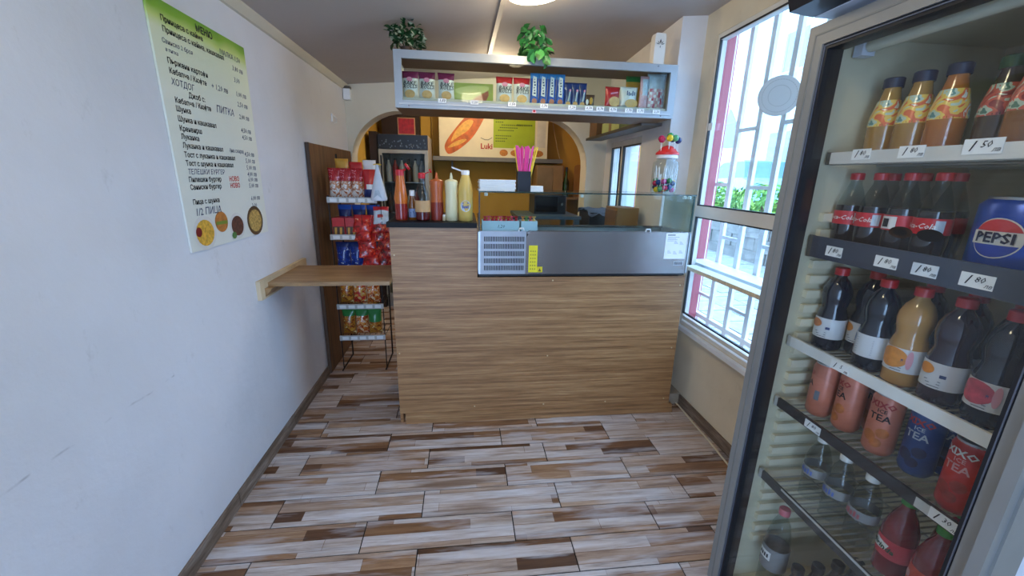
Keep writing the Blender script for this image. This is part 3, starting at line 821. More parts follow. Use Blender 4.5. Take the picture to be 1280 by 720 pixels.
k = 0
for ring, n in ((0.0, 1), (0.025, 6), (0.047, 11), (0.030, 6), (0.050, 10)):
    for i in range(n):
        a = 2 * PI * i / n + ring * 9; c = (k * 3) % 7; hgt = 0.022 + 0.020 * ((k * 5) % 4) / 4 + (0.036 if k > 17 else 0); k += 1
        t = thing('lollipop', names[c] + ' lollipop with white stick up inside the clear jar', 'lollipop', (1.163 + ring * math.cos(a), 2.345 + ring * math.sin(a), ZT + hgt), 0, names[c] + ' lollipops inside the jar')
        t.rotation_euler = (random.uniform(-.18, .18), random.uniform(-.18, .18), 0)
        lolly_mesh_parts(t, lc[c], 0.085, True)

# ------------------------------------------------------------------ sauce bottles on the worktop
ZW = 1.207
def bottle_profile_thing(name, label, cat, loc, prof, m, seg=20):
    t = thing(name, label, cat, loc)
    obj('body', lathe(BM(), prof, seg), m, t, smooth=True)
    return t
ketch = mat('ketchup_orange', '#cc6a1e', 0.22, var=0.12, scale=6, coat=0.4)
ketchdark = mat('ketchup_red', '#8f1d14', 0.22, var=0.12, coat=0.4)
t = thing('ketchup_bottle', 'orange-red ketchup bottle with an open red flip cap, leftmost on the worktop', 'bottle', (-0.338, 2.32, ZW))
obj('body', lathe(BM(), [(0.030, 0), (0.033, 0.004), (0.034, 0.10), (0.037, 0.115), (0.030, 0.16), (0.024, 0.20), (0.0215, 0.235)], 20), ketch, t, smooth=True)
obj('lower_band', lathe(BM(), [(0.0335, 0.003), (0.0345, 0.05), (0.0345, 0.088)], 20, cap=False), ketchdark, t, smooth=True)
cp = obj('cap', lathe(BM(), [(0.022, 0.235), (0.0225, 0.262), (0.018, 0.266)], 16), red_m, t, smooth=True)
bm = BM(); lathe(bm, [(0.019, -0.005), (0.020, 0.0), (0.019, 0.006)], 16); bm.transform(Matrix.Translation((0.040, 0, 0.282)) @ Matrix.Rotation(math.radians(55), 4, 'Y')); tube(bm, [(0.018, 0, 0.262), (0.030, 0, 0.268)], 0.006, 6)
obj('flip_lid', bm, red_m, cp, smooth=True)

t = thing('small_sauce_bottle', 'small brown sauce bottle with a white cap and blue label', 'bottle', (-0.279, 2.325, ZW))
obj('body', lathe(BM(), [(0.020, 0), (0.021, 0.003), (0.021, 0.075), (0.013, 0.115), (0.012, 0.130)], 16), mat('sauce_amber', '#7d4a1c', 0.2, var=0.15, coat=0.4), t, smooth=True)
obj('cap', lathe(BM(), [(0.014, 0.130), (0.0145, 0.158), (0.012, 0.160)], 16), mat('cap_white', '#ece9e4', 0.4), t, smooth=True)
lb = obj('label', lathe(BM(), [(0.0215, 0.015), (0.0215, 0.062)], 16, cap=False), mat('label_blue', '#7f92b8', 0.5, var=0.2), t, smooth=True)
bm = wrap(prism_xz(BM(), [(-0.012, 0.02), (0.012, 0.02), (0.008, 0.05), (-0.010, 0.045)], -0.0008, 0.0), 0.0218); obj('printed_patch', bm, mat('label_navy', '#27365f', 0.5), lb)

t = thing('glass_sauce_bottle', 'clear glass sauce bottle with red cap, kraft label and red dregs', 'bottle', (-0.222, 2.30, ZW))
obj('glass', lathe(BM(), [(0.036, 0), (0.039, 0.004), (0.040, 0.115), (0.033, 0.150), (0.017, 0.195), (0.0155, 0.225)], 24, cap=False), pet_m, t, smooth=True)
obj('sauce', lathe(BM(), [(0.034, 0.003), (0.0375, 0.006), (0.0375, 0.050)], 24), mat('sauce_red', '#6f1412', 0.15, var=0.2, coat=0.5), t, smooth=True)
bm = lathe(BM(), [(0.0408, 0.048), (0.0408, 0.108)], 24, cap=False)
bmesh.ops.delete(bm, geom=[f for f in bm.faces if f.calc_center_median().y > 0.012], context='FACES')
obj('label', bm, mat('label_kraft', '#caa06e', 0.6, var=0.1), t, smooth=True)
cp = obj('cap', lathe(BM(), [(0.017, 0.222), (0.019, 0.226), (0.019, 0.247), (0.013, 0.252)], 16), red_m, t, smooth=True)
bm = lathe(BM(), [(0.010, -0.004), (0.011, 0.0), (0.010, 0.005)], 12); bm.transform(Matrix.Translation((0.046, 0, 0.262)) @ Matrix.Rotation(math.radians(60), 4, 'Y')); tube(bm, [(0.014, 0, 0.246), (0.038, 0, 0.256)], 0.003, 6)
obj('flip_lid', bm, red_m, cp, smooth=True)

def squeeze(name, label, loc, col, low=None):
    t = thing(name, label, 'bottle', loc)
    m_ = mat(name + col, col, 0.35, var=0.06)
    obj('body', lathe(BM(), [(0.031, 0), (0.034, 0.004), (0.0345, 0.10), (0.0325, 0.13), (0.034, 0.165), (0.034, 0.192)], 20), m_, t, smooth=True)
    if low: obj('lower_band', lathe(BM(), [(0.0345, 0.002), (0.0352, 0.05), (0.0350, 0.098)], 20, cap=False), mat(name + '_low', low, 0.35), t, smooth=True)
    cp = obj('cap', lathe(BM(), [(0.0355, 0.190), (0.0355, 0.210), (0.030, 0.216), (0.012, 0.222)], 20), m_, t, smooth=True)
    obj('nozzle', lathe(BM(), [(0.010, 0.220), (0.007, 0.240), (0.0035, 0.256)], 12), m_, cp, smooth=True)
    return t
squeeze('squeeze_bottle', 'rust-red squeeze bottle with pointed nozzle between glass bottle and cream bottle', (-0.146, 2.33, ZW), '#bf6230', '#8a3020')
squeeze('squeeze_bottle', 'cream white squeeze bottle with pointed nozzle on the worktop', (-0.066, 2.315, ZW), '#e6dfb4')
t = thing('mustard_bottle', 'ochre mustard bottle with an open white flip cap and blue round label', 'bottle', (0.010, 2.315, ZW))
obj('body', lathe(BM(), [(0.036, 0), (0.039, 0.005), (0.040, 0.12), (0.041, 0.160), (0.036, 0.195), (0.024, 0.232), (0.020, 0.248)], 24), mat('mustard_plastic', '#e0bd66', 0.35, var=0.06), t, smooth=True)
cp = obj('cap', lathe(BM(), [(0.022, 0.246), (0.0225, 0.266), (0.020, 0.270)], 16), MATS['cap_white'], t, smooth=True)
bm = hexa(BM(), [(-0.072, -0.012, 0.280), (-0.020, -0.016, 0.262), (-0.020, 0.016, 0.262), (-0.072, 0.012, 0.280)], [(-0.074, -0.012, 0.288), (-0.020, -0.016, 0.270), (-0.020, 0.016, 0.270), (-0.074, 0.012, 0.288)])
obj('flip_lid', bm, MATS['cap_white'], cp, bev=0.002)
bm = wrap(disc_xz(BM(), 0, 0.082, 0.029, 0.030, -0.0008, 24), 0.0402); lb = obj('label', bm, mat('label_ice', '#c8d3e2', 0.5), t)
bm = BM(); [box(bm, x_, x_ + 0.005, -0.0017, -0.0012, 0.070, 0.070 + h_) for x_, h_ in ((-.017, .016), (-.010, .010), (-.003, .013), (.004, .011), (.011, .016))]; box(bm, -0.016, 0.016, -0.0017, -0.0012, 0.095, 0.100); wrap(bm, 0.0402)
obj('printed_name', bm, mat('label_blueprint', '#3a58a8', 0.5), lb)
t = thing('salt_shaker', 'tiny cream shaker between the squeeze bottles on the worktop', 'shaker', (-0.107, 2.30, ZW))
obj('body', lathe(BM(), [(0.009, 0), (0.010, 0.002), (0.0095, 0.024)], 12), mat('shaker_cream', '#d8c8a0', 0.4), t, smooth=True)
obj('cap', lathe(BM(), [(0.0095, 0.024), (0.008, 0.032), (0.003, 0.035)], 12), MATS['cap_white'], t, smooth=True)

# ------------------------------------------------------------------ bags and packets
def bag_bm(w, h, d, fn=None, nx=8, nz=12, seal=0.06, wob=0.0):
    """pillow bag: two bulged sheets pinched at the seals, front faces -y; fn(u, v) picks the printed colour"""
    bm = BM(); sheets = []
    rnd = random.Random(int(w * 1e5) + int(h * 1e4))
    wv = [[rnd.uniform(-wob, wob) for _ in range(nx + 1)] for _ in range(nz + 1)]
    for s in (-1, 1):
        g = []
        for j in range(nz + 1):
            v = j / nz; row = []
            for i in range(nx + 1):
                u = i / nx
                pv = max(0.0, min(1.0, (v - seal) / (1 - 2 * seal))); prof = math.sin(PI * pv) ** 0.5 if 0 < pv < 1 else 0
                low = 1.0 if v > 0.5 else max(prof, 0.0)
                pu = math.sin(PI * u) ** 0.6 if 0 < u < 1 else 0
                y = s * (d / 2 * prof * pu * (1.15 - 0.35 * v) + 0.0006)
                xx = (u - 0.5) * w * (1 - 0.10 * prof * (1 - abs(2 * u - 1) * 0.2)) if True else 0
                row.append(bm.verts.new((xx, y + wv[j][i] * prof, v * h)))
            g.append(row)
        for j in range(nz):
            for i in range(nx):
                q = (g[j][i], g[j][i + 1], g[j + 1][i + 1], g[j + 1][i])
                f = bm.faces.new(q if s < 0 else q[::-1])
                uu = (i + 0.5) / nx
                f.material_index = fn(uu if s < 0 else 1 - uu, (j + 0.5) / nz) if fn else 0
        sheets.append(g)
    a, b = sheets
    for j in range(nz):
        for i in (0, nx): bm.faces.new((a[j][i], a[j + 1][i], b[j + 1][i], b[j][i]))
    for i in range(nx):
        for j in (0, nz): bm.faces.new((a[j][i], a[j][i + 1], b[j][i + 1], b[j][i]))
    return bm
def bag(name, label, cat, loc, w, h, d, mats, fn, rz=0.0, group=None, tilt=0.0, extra=None, nx=8, nz=12, wob=0.001):
    t = thing(name, label, cat, loc, rz, group)
    t.rotation_euler = (tilt, 0, rz)
    obj('bag', bag_bm(w, h, d, fn, nx, nz, wob=wob), mats, t, smooth='all')
    if extra: extra(t, w, h, d)
    return t
def foil(name, col, var=0.12): return mat('foil_' + name, col, 0.3, 0.0, var, 25, coat=0.35)
F_white = foil('white', '#e8e4dc', 0.04); F_plum = foil('plum', '#7d1f4c'); F_red = foil('red', '#c0262b'); F_blue = foil('blue', '#1d4fa8')
F_sky = foil('sky', '#3f8fd0'); F_navy = foil('navy', '#1b2f66'); F_brown = foil('brown', '#4a2d1c'); F_green = foil('green', '#2f7d3c'); F_gold = foil('gold', '#cf9a3a')
F_tan = mat('print_biscuit', '#d9ab6c', 0.5, var=0.15, scale=40); F_silver = foil('silver', '#b9c4cc', 0.2); F_pink = foil('pink', '#d8a0a0', 0.2); F_orange = foil('orange', '#d4692a')
F_yellow = foil('yellow', '#e0b72e'); F_lred = foil('poppy', '#d23a2e')
print_pink = mat('print_pink', '#e08aa0', 0.5); print_black = mat('print_black', '#191718', 0.6)

def printfoil(name, cols, scale=26.0):
    if 'pf_' + name in MATS: return MATS['pf_' + name]
    m, nt, b, nd, L = nodes('print_foil_' + name)
    v = mapping(nt)
    n1 = noise(nt, v, scale, 2, 0.5, 1.2)
    k = len(cols)
    r = nt.nodes.new('ShaderNodeValToRGB'); r.color_ramp.interpolation = 'CONSTANT'
    e = r.color_ramp.elements
    while len(e) < k: e.new(0.5)
    for i, c in enumerate(cols): e[i].position = 0.0 if i == 0 else 0.40 + 0.30 * (i - 1) / max(1, k - 1); e[i].color = C(c)
    L.new(n1, r.inputs[0]); L.new(r.outputs[0], b.inputs['Base Color'])
    b.inputs['Roughness'].default_value = 0.28; b.inputs['Coat Weight'].default_value = 0.4
    bp = nd.new('ShaderNodeBump'); bp.inputs['Strength'].default_value = 0.5; bp.inputs['Distance'].default_value = 0.004
    L.new(noise(nt, v, 38.0, 3), bp.inputs['Height']); L.new(bp.outputs[0], b.inputs['Normal'])
    MATS['pf_' + name] = m
    return m
def front_disc(t, name, x, z, rx, rz, y, m, seg=18): return obj(name, disc_xz(BM(), x, z, rx, rz, y, seg), m, t)

# ------------------------------------------------------------------ hanging glass showcase
SX0, SX1, SY0, SY1, SZ0, SZ1 = -0.362, 1.222, 2.45, 2.77, 1.798, 2.082
sh = thing('glass_showcase', 'hanging aluminium-framed glass showcase above the counter', 'showcase', (0.43, 2.55, SZ0))
S = dict(parent=sh, world=True)
def zr(x): return 0.0
w = 0.040
bm = BM(); box(bm, SX0, SX1, SY0, SY0 + 0.022, SZ0, SZ0 + w); obj('frame_bar', bm, alu_m, bev=0.003, **S)
bm = BM(); box(bm, SX0, SX1, SY0, SY0 + 0.022, SZ1 - w, SZ1); obj('frame_bar', bm, alu_m, bev=0.003, **S)
bm = BM(); box(bm, SX0, SX0 + w, SY0, SY0 + 0.022, SZ0 + w, SZ1 - w); obj('frame_bar', bm, alu_m, bev=0.003, **S)
bm = BM(); box(bm, SX1 - w, SX1, SY0, SY0 + 0.022, SZ0 + w, SZ1 - w); obj('frame_bar', bm, alu_m, bev=0.003, **S)
obj('lower_lip', mkbox(SX0 + 0.02, SX1 - 0.02, SY0 - 0.006, SY0, SZ0 + 0.017, SZ0 + 0.026), mat('lip_white', '#b9bdbf', 0.4), **S)
inb = mat('showcase_brown', '#7d5a3e', 0.5, var=0.1)
obj('bottom_board', mkbox(SX0, SX1, SY0 + 0.022, SY1, SZ0, SZ0 + 0.006), inb, **S)
obj('inner_floor', mkbox(SX0 + 0.004, SX1 - 0.004, SY0 + 0.022, SY1, SZ0 + 0.006, SZ0 + 0.056), mat('inner_white', '#c4beb0', 0.6), **S)
obj('top_board', mkbox(SX0, SX1, SY0 + 0.022, SY1, SZ1 - 0.018, SZ1), inb, **S)
obj('end_board', mkbox(SX0, SX0 + 0.012, SY0 + 0.022, SY1, SZ0 + 0.056, SZ1 - 0.018), alu_m, **S)
obj('end_board', mkbox(SX1 - 0.012, SX1, SY0 + 0.022, SY1, SZ0 + 0.056, SZ1 - 0.018), mat('end_black', '#1d1f22', 0.5), **S)
obj('pane', mkbox(SX0 + 0.03, SX1 - 0.03, SY0 + 0.008, SY0 + 0.012, SZ0 + 0.03, SZ1 - 0.03), clear_m, **S)
for x, z in ((SX0 + 0.07, SZ0 + 0.012), (SX1 - 0.075, SZ0 + 0.012), (SX1 - 0.12, SZ1 - 0.012)):
    b_ = lathe(BM(), [(0.004, 0), (0.004, 0.0015), (0.0025, 0.002)], 10); b_.transform(Matrix.Translation((x, SY0, z)) @ Matrix.Rotation(PI / 2, 4, 'X')); obj('rivet', b_, steel_m, **S)
obj('mount_plate', mkbox(SX1, 1.276, 2.60, 2.76, SZ0 + 0.02, SZ1 - 0.02), alu_m, **S)
ZS = SZ0 + 0.056
YS = 2.55
def pack_name(t, w, h, d, lines, size, z, m, shear=0.25):
    for i, l in enumerate(lines):
        pass
def rusk_extra(t, w, h, d):
    yf = -d / 2 - 0.004
    lg = front_disc(t, 'round_logo', 0.0, h * 0.70, w * 0.17, h * 0.085, yf + 0.003, print_pink)
    bm = BM(); put_text(bm, 'BAKE', 0.030, 0, yf, h * 0.56, shear=0.2, bold=0.012); put_text(bm, 'ROLLS', 0.026, 0.002, yf, h * 0.44, shear=0.2, bold=0.012)
    obj('lettering', bm, print_black, t)
    front_disc(t, 'printed_rusk', 0.0, h * 0.19, w * 0.30, h * 0.15, yf + 0.001, F_tan)
def two_tone(cut): return lambda u, v: 1 if v > cut else 0
for i, (x, lab) in enumerate(((-0.290, 'plum-topped white rusk bag at the far left of the hanging showcase'), (-0.198, 'plum-topped white rusk bag, second from the left in the hanging showcase'), (-0.092, 'plum-topped white rusk bag nearest the green carton in the showcase'))):
    bag('rusk_bag', lab, 'snack bag', (x, YS, ZS), 0.094, 0.146, 0.045, [F_white, F_plum], two_tone(0.74), 0.06 * (i - 1), 'plum rusk bags', extra=rusk_extra)
for i, (x, lab) in enumerate(((0.237, 'red-topped white rusk bag, left one of two in the showcase'), (0.337, 'red-topped white rusk bag beside the blue wafer packs in the showcase'))):
    bag('rusk_bag', lab, 'snack bag', (x, YS, ZS), 0.098, 0.142, 0.045, [F_white, F_red], two_tone(0.78), 0.05, 'red rusk bags', extra=rusk_extra)
def wafer_extra(t, w, h, d):
    yf = -d / 2 - 0.003
    o = obj('printed_band', prism_xz(BM(), [(-0.013, h * 0.30), (0.010, h * 0.26), (0.010, h * 0.86), (-0.010, h * 0.90)], yf, yf + 0.0015), F_white, t, bev=0.0)
    bm = BM()
    for k in range(6): box(bm, -0.006 + 0.002 * (k % 2), 0.006 - 0.003 * (k % 3), yf - 0.0008, yf - 0.0004, h * (0.34 + 0.085 * k), h * (0.34 + 0.085 * k) + 0.008)
    obj('printed_letters', bm, F_navy, o)
    front_disc(t, 'printed_wafer', 0.0, h * 0.12, 0.015, h * 0.09, yf + 0.001, mat('print_chestnut', '#b0725a', 0.5))
for i, lab in enumerate(('first', 'second', 'third', 'fourth')):
    bag('wafer_pack', 'tall bright blue snack pack, %s of four from the left in the showcase' % lab, 'snack pack', (0.412 + i * 0.051, YS, ZS), 0.052, 0.170, 0.024, [F_blue, F_sky], two_tone(0.86), 0.0, 'bright blue packs', extra=wafer_extra)
def stick_extra(t, w, h, d):
    yf = -d / 2 - 0.003
    obj('printed_streak', prism_xz(BM(), [(-0.004, h * 0.22), (0.006, h * 0.22), (0.012, h * 0.62), (0.005, h * 0.62)], yf, yf + 0.0015), F_silver, t)
    front_disc(t, 'printed_dot', 0.009, h * 0.66, 0.006, 0.007, yf, print_pink, 12)
    front_disc(t, 'printed_biscuit', 0.0, h * 0.12, 0.014, h * 0.09, yf + 0.001, F_tan)
for i, lab in enumerate(('left', 'middle', 'right')):
    bag('stick_pack', 'shorter navy blue snack pack, %s one of three in the showcase' % lab, 'snack pack', (0.612 + i * 0.043, YS, ZS), 0.050, 0.130, 0.022, [F_navy], None, 0.0, 'navy packs', extra=stick_extra)
def nut_extra(t, w, h, d):
    yf = -d / 2 - 0.002
    front_disc(t, 'printed_nut', 0.008, h * 0.5, 0.010, h * 0.28, yf, F_gold); front_disc(t, 'printed_nut', -0.015, h * 0.4, 0.008, h * 0.22, yf, F_white)
bag('nut_packet', 'small dark brown nut packet right of the navy packs in the showcase', 'snack packet', (0.742, YS, ZS), 0.064, 0.070, 0.022, [F_brown], None, 0, extra=nut_extra)
def red_extra(t, w, h, d):
    yf = -d / 2 - 0.003
    front_disc(t, 'printed_crisp', 0.006, h * 0.30, w * 0.36, h * 0.24, yf, F_tan)
    obj('lettering_mark', prism_xz(BM(), [(-0.02, h * 0.62), (0.026, h * 0.70), (0.026, h * 0.76), (-0.02, h * 0.69)], yf, yf + 0.001), print_pink, t)
bag('crisp_bag', 'red crisp bag with golden crisp print in the right part of the showcase', 'snack bag', (0.880, YS, ZS), 0.094, 0.118, 0.04, [F_red], None, 0.1, extra=red_extra)
def wh_extra(t, w, h, d):
    yf = -d / 2 - 0.003
    front_disc(t, 'printed_crisps', 0.012, h * 0.24, w * 0.36, h * 0.20, yf, F_gold)
    bm = BM()
    for k in range(5): box(bm, -0.02 + k * 0.011, -0.014 + k * 0.011, yf, yf + 0.0008, h * (0.60 - 0.02 * (k % 2)), h * (0.80 - 0.05 * (k % 3)))
    obj('printed_letters', bm, F_navy, t)
bag('crisp_bag', 'silver-white crisp bag with blue print in the right part of the showcase', 'snack bag', (0.980, YS, ZS), 0.112, 0.122, 0.04, [F_silver, F_white], two_tone(0.2), 0.05, extra=wh_extra)
bag('crisp_bag', 'green and gold snack bag behind the white crisp bag in the showcase', 'snack bag', (1.035, 2.615, ZS), 0.11, 0.195, 0.035, [F_gold, F_green], two_tone(0.82), 0.0)
bag('popcorn_bag', 'narrow clear bag of pale puffs in the showcase', 'snack bag', (1.066, 2.535, ZS), 0.055, 0.180, 0.03, [F_pink, F_silver], lambda u, v: 1 if (0.45 < v < 0.92 and u > .3) else 0, 0.0, wob=0.004)
bag('popcorn_bag', 'wide clear bag of pinkish puffs at the right end of the showcase', 'snack bag', (1.142, 2.545, ZS), 0.115, 0.198, 0.04, [F_pink, F_silver, F_red, F_white], lambda u, v: (1 if v > 0.55 else (3 if int(u * 8 + v * 17) % 3 == 0 else (2 if int(u * 11 + v * 7) % 5 == 0 else 0))), 0.0, wob=0.005)
# flat green carton with a bread print
t = thing('green_carton', 'olive green carton with brown bread print at the back of the showcase', 'carton', (0.052, 2.615, ZS))
obj('carton', mkbox(-0.125, 0.125, -0.02, 0.02, 0, 0.11), foil('olive', '#97a83f', 0.08), t, bev=0.002)
bm = prism_xz(BM(), [(-0.01, 0.002), (0.075, 0.004), (0.10, 0.05), (0.095, 0.075), (0.06, 0.055), (0.02, 0.035)], -0.0212, -0.0202); obj('printed_bread', bm, mat('print_crust', '#9a5230', 0.5, var=0.25, scale=30), t)

# price tags of the showcase
def price_tag(loc, w, h, lines, label, rz=0.0, group=None, hand=True, size=None, cat='price tag'):
    t = thing('price_tag', label, cat, loc, rz, group)
    obj('card', mkbox(-w / 2, w / 2, -0.0012, 0.0, -h / 2, h / 2), paper_m, t)
    bm = BM()
    for s_, sz, x, z, sh_ in lines: put_text(bm, s_, sz, x, -0.0018, z, shear=sh_, bold=0.012 if sz > 0.012 else 0.02)
    obj('handwriting', bm, ink_m, t)
    return t
tags = [(-0.111, '1,50', 'under the third plum rusk bag'), (0.064, '1,20', 'below the green carton'), (0.272, '1,50', 'below the red-topped rusk bags'), (0.453, '1,70', 'below the bright blue packs'),
        (0.614, '1,20', 'below the navy packs'), (0.712, '0,70', 'below the nut packet'), (0.778, '0,70', 'in the gap right of the nut packet'), (0.854, '0,70', 'below the red crisp bag'),
        (0.948, '1,70', 'below the silver-white crisp bag'), (1.018, '1,70', 'below the narrow clear bag'), (1.115, '2,20', 'under the wide clear bag')]
for i, (x, p, where) in enumerate(tags):
    price_tag((x, 2.442, 1.840 - 0.0085 * (x + 0.1) * 1.0), 0.044, 0.022, [(p, 0.019, 0, 0, 0.25)], 'small white price tag on the showcase frame ' + where, 0, 'price tags along the showcase')
t = thing('red_mark_sticker', 'tiny red and white sticker on the lower showcase frame', 'sticker', (0.399, 2.4495, 1.808))
obj('paper', mkbox(-0.011, 0.011, -0.0012, 0, -0.010, 0.010), mat('sticker_rose', '#e2b0b0', 0.6), t)
obj('printed_mark', mkbox(-0.006, 0.006, -0.0018, -0.0012, -0.005, 0.005), red_m, t)

# ------------------------------------------------------------------ artificial plants, air freshener
def leaf_mesh(name, mats, L, W, cut=0.0):
    bm = BM()
    prof = [(0, 0.0), (0.25, 0.75), (0.5, 1.0), (0.75, 0.7), (1.0, 0.0)]
    mid = [bm.verts.new((0, L * p, -0.10 * L * p * p)) for p, _ in prof]
    for s in (-1, 1):
        e = [mid[0]] + [bm.verts.new((s * W / 2 * q * (1 - cut * (i == 2)), L * p + 0.04 * L, 0.14 * L * q - 0.10 * L * p * p)) for i, (p, q) in enumerate(prof[1:-1], 1)] + [mid[-1]]
        for i in range(4):
            vs = []
            for v in (mid[i], e[i], e[i + 1], mid[i + 1]):
                if v not in vs: vs.append(v)
            f = bm.faces.new(vs if s > 0 else vs[::-1]); f.material_index = 1 if (s > 0 and len(mats) > 1 and i > 1) else 0
    me = obj(name, bm, mats, None, smooth='all'); return me
def plant(label, loc, mats, n, rx, rz, droop, L, seed, stems=7, hang=False):
    rnd = random.Random(seed)
    t = thing('artificial_plant', label, 'plant', loc)
    src = leaf_mesh('leaf', mats, L, L * 0.72); first = True
    for k in range(n):
        a = rnd.uniform(0, 2 * PI); el = rnd.uniform(-0.9, 1.2); rr = rnd.uniform(0.45, 1.0)
        p = Vector((math.cos(a) * math.cos(el) * rx * rr, math.sin(a) * math.cos(el) * rx * 0.75 * rr, rz[0] + (rz[1] - rz[0]) * (math.sin(el) * rr * 0.5 + 0.5)))
        if p.z < 0.03: p.y = -abs(p.y) - 0.115 - rnd.uniform(0, 0.03); p.x *= droop
        o = src if first else src.copy()
        if first: o.parent = t
        else: COL.objects.link(o); o.parent = t
        first = False
        o.location = p
        o.rotation_euler = (rnd.uniform(-1.1, 0.5), rnd.uniform(-0.6, 0.6), a - PI / 2 + rnd.uniform(-.5, .5))
        if hang: o.rotation_euler = (rnd.uniform(-1.6, 0.1), rnd.uniform(-0.9, 0.9), a - PI / 2 + rnd.uniform(-1.0, 1.0))
        s = rnd.uniform(0.7, 1.2); o.scale = (s, s, s)
    bm = BM()
    for k in range(stems):
        a = 2 * PI * k / stems; tube(bm, [(0, 0, 0), (math.cos(a) * rx * 0.3, math.sin(a) * rx * 0.25, rz[1] * 0.45), (math.cos(a) * rx * 0.7, math.sin(a) * rx * 0.5, rz[1] * 0.6)], 0.0025, 5)
    obj('stems', bm, mat('plant_stem', '#3a4a22', 0.7), t)
    obj('pot', lathe(BM(), [(0.022, 0), (0.028, 0.002), (0.032, 0.03), (0.028, 0.032)], 14), mat('pot_brown', '#4a3a2c', 0.7), t, smooth=True)
g_dark = mat('leaf_dark', '#2c5a2a', 0.45, var=0.3); g_var = mat('leaf_cream', '#b7bd9c', 0.5, var=0.15); g_mid = mat('leaf_green', '#3c8a44', 0.42, var=0.25); g_deep = mat('leaf_deep', '#22502a', 0.45, var=0.3)
plant('variegated artificial plant on the left end of the showcase top', (-0.302, 2.53, SZ1), [g_deep, g_var], 110, 0.088, (0.0, 0.165), 0.8, 0.046, 3)
plant('glossy green artificial ivy trailing over the middle of the showcase', (0.405, 2.56, SZ1), [g_mid, g_dark], 95, 0.074, (-0.050, 0.215), 0.8, 0.060, 5, 7, True)

t = thing('air_freshener', 'tall white air freshener with black flower motif on the showcase', 'air freshener', (1.130, 2.545, SZ1), 0.06)
prof = []
bm = BM()
prism_xz(bm, [(-0.034, 0.0), (0.034, 0.0), (0.033, 0.165), (0.027, 0.178), (-0.027, 0.178), (-0.033, 0.165)], -0.025, 0.025)
obj('body', bm, mat('freshener_white', '#e9e2d4', 0.4, var=0.04), t, bev=0.005, smooth=True)
bm = BM()
for a, l, wd in ((0, 0.026, 0.010), (0.75, 0.022, 0.005), (-0.75, 0.022, 0.005), (1.3, 0.024, 0.005), (-1.3, 0.024, 0.005), (PI, 0.014, 0.005)):
    d_ = Vector((math.sin(a), 0, math.cos(a))); n_ = Vector((math.cos(a), 0, -math.sin(a))); c_ = Vector((0, -0.0262, 0.118)) + d_ * 0.004
    bm.faces.new([bm.verts.new(p) for p in (c_, c_ + d_ * l * 0.5 + n_ * wd / 2, c_ + d_ * l, c_ + d_ * l * 0.5 - n_ * wd / 2)])
obj('flower_motif', bm, black_m, t)

# ------------------------------------------------------------------ ceiling lamps
lampw = mat('lamp_diffuser', '#fff1d0', 0.5, var=0.0, emit=6.0)
lamp_rim = mat('lamp_rim', '#d8d2c6', 0.4)
def ceiling_lamp(label, x, y, r, power, col=(1.0, 0.82, 0.55), drop=0.03):
    z = ceil_z(x)
    t = thing('ceiling_lamp', label, 'lamp', (x, y, z))
    tilt = Matrix.Rotation(-math.atan(0.085), 4, 'Y')
    b_ = lathe(BM(), [(r, 0.0), (r, -0.012), (r * 0.97, -0.016)], 32); b_.transform(tilt); obj('base', b_, lamp_rim, t, smooth=True)
    b_ = lathe(BM(), [(r * 0.96, -0.016), (r * 0.92, -0.016 - drop * 0.6), (r * 0.6, -0.016 - drop), (0.01, -0.018 - drop)], 32); b_.transform(tilt); obj('diffuser', b_, lampw, t, smooth=True)
    l = bpy.data.lights.new('lamp_light', 'POINT'); l.energy = power; l.color = col; l.shadow_soft_size = r * 0.6
    o = bpy.data.objects.new('lamp_light', l); COL.objects.link(o); o.parent = t; o.location = (0, 0, -0.07 - drop)
ceiling_lamp('round warm ceiling lamp in front of the hanging showcase', 0.33, 2.125, 0.14, 5)
ceiling_lamp('round warm ceiling lamp near the shop entrance', 0.09, 0.60, 0.17, 8)
ceiling_lamp('round warm ceiling lamp hidden behind the hanging showcase', 0.26, 3.42, 0.13, 9)
kl = thing('added_kitchen_lamp', 'unseen warm ceiling lamp added to light the ochre kitchen behind the arch', 'lamp', (0.1, 4.32, 2.5))  # unseen lamp, added to light the cooler front and the poster
obj('diffuser', lathe(BM(), [(0.15, 0.0), (0.15, -0.03), (0.10, -0.06), (0.01, -0.065)], 24), lampw, kl, smooth=True)
l = bpy.data.lights.new('lamp_light', 'POINT'); l.energy = 19; l.color = (1.0, 0.80, 0.55); l.shadow_soft_size = 0.1
o = bpy.data.objects.new('lamp_light', l); COL.objects.link(o); o.parent = kl; o.location = (0, 0, -0.12)

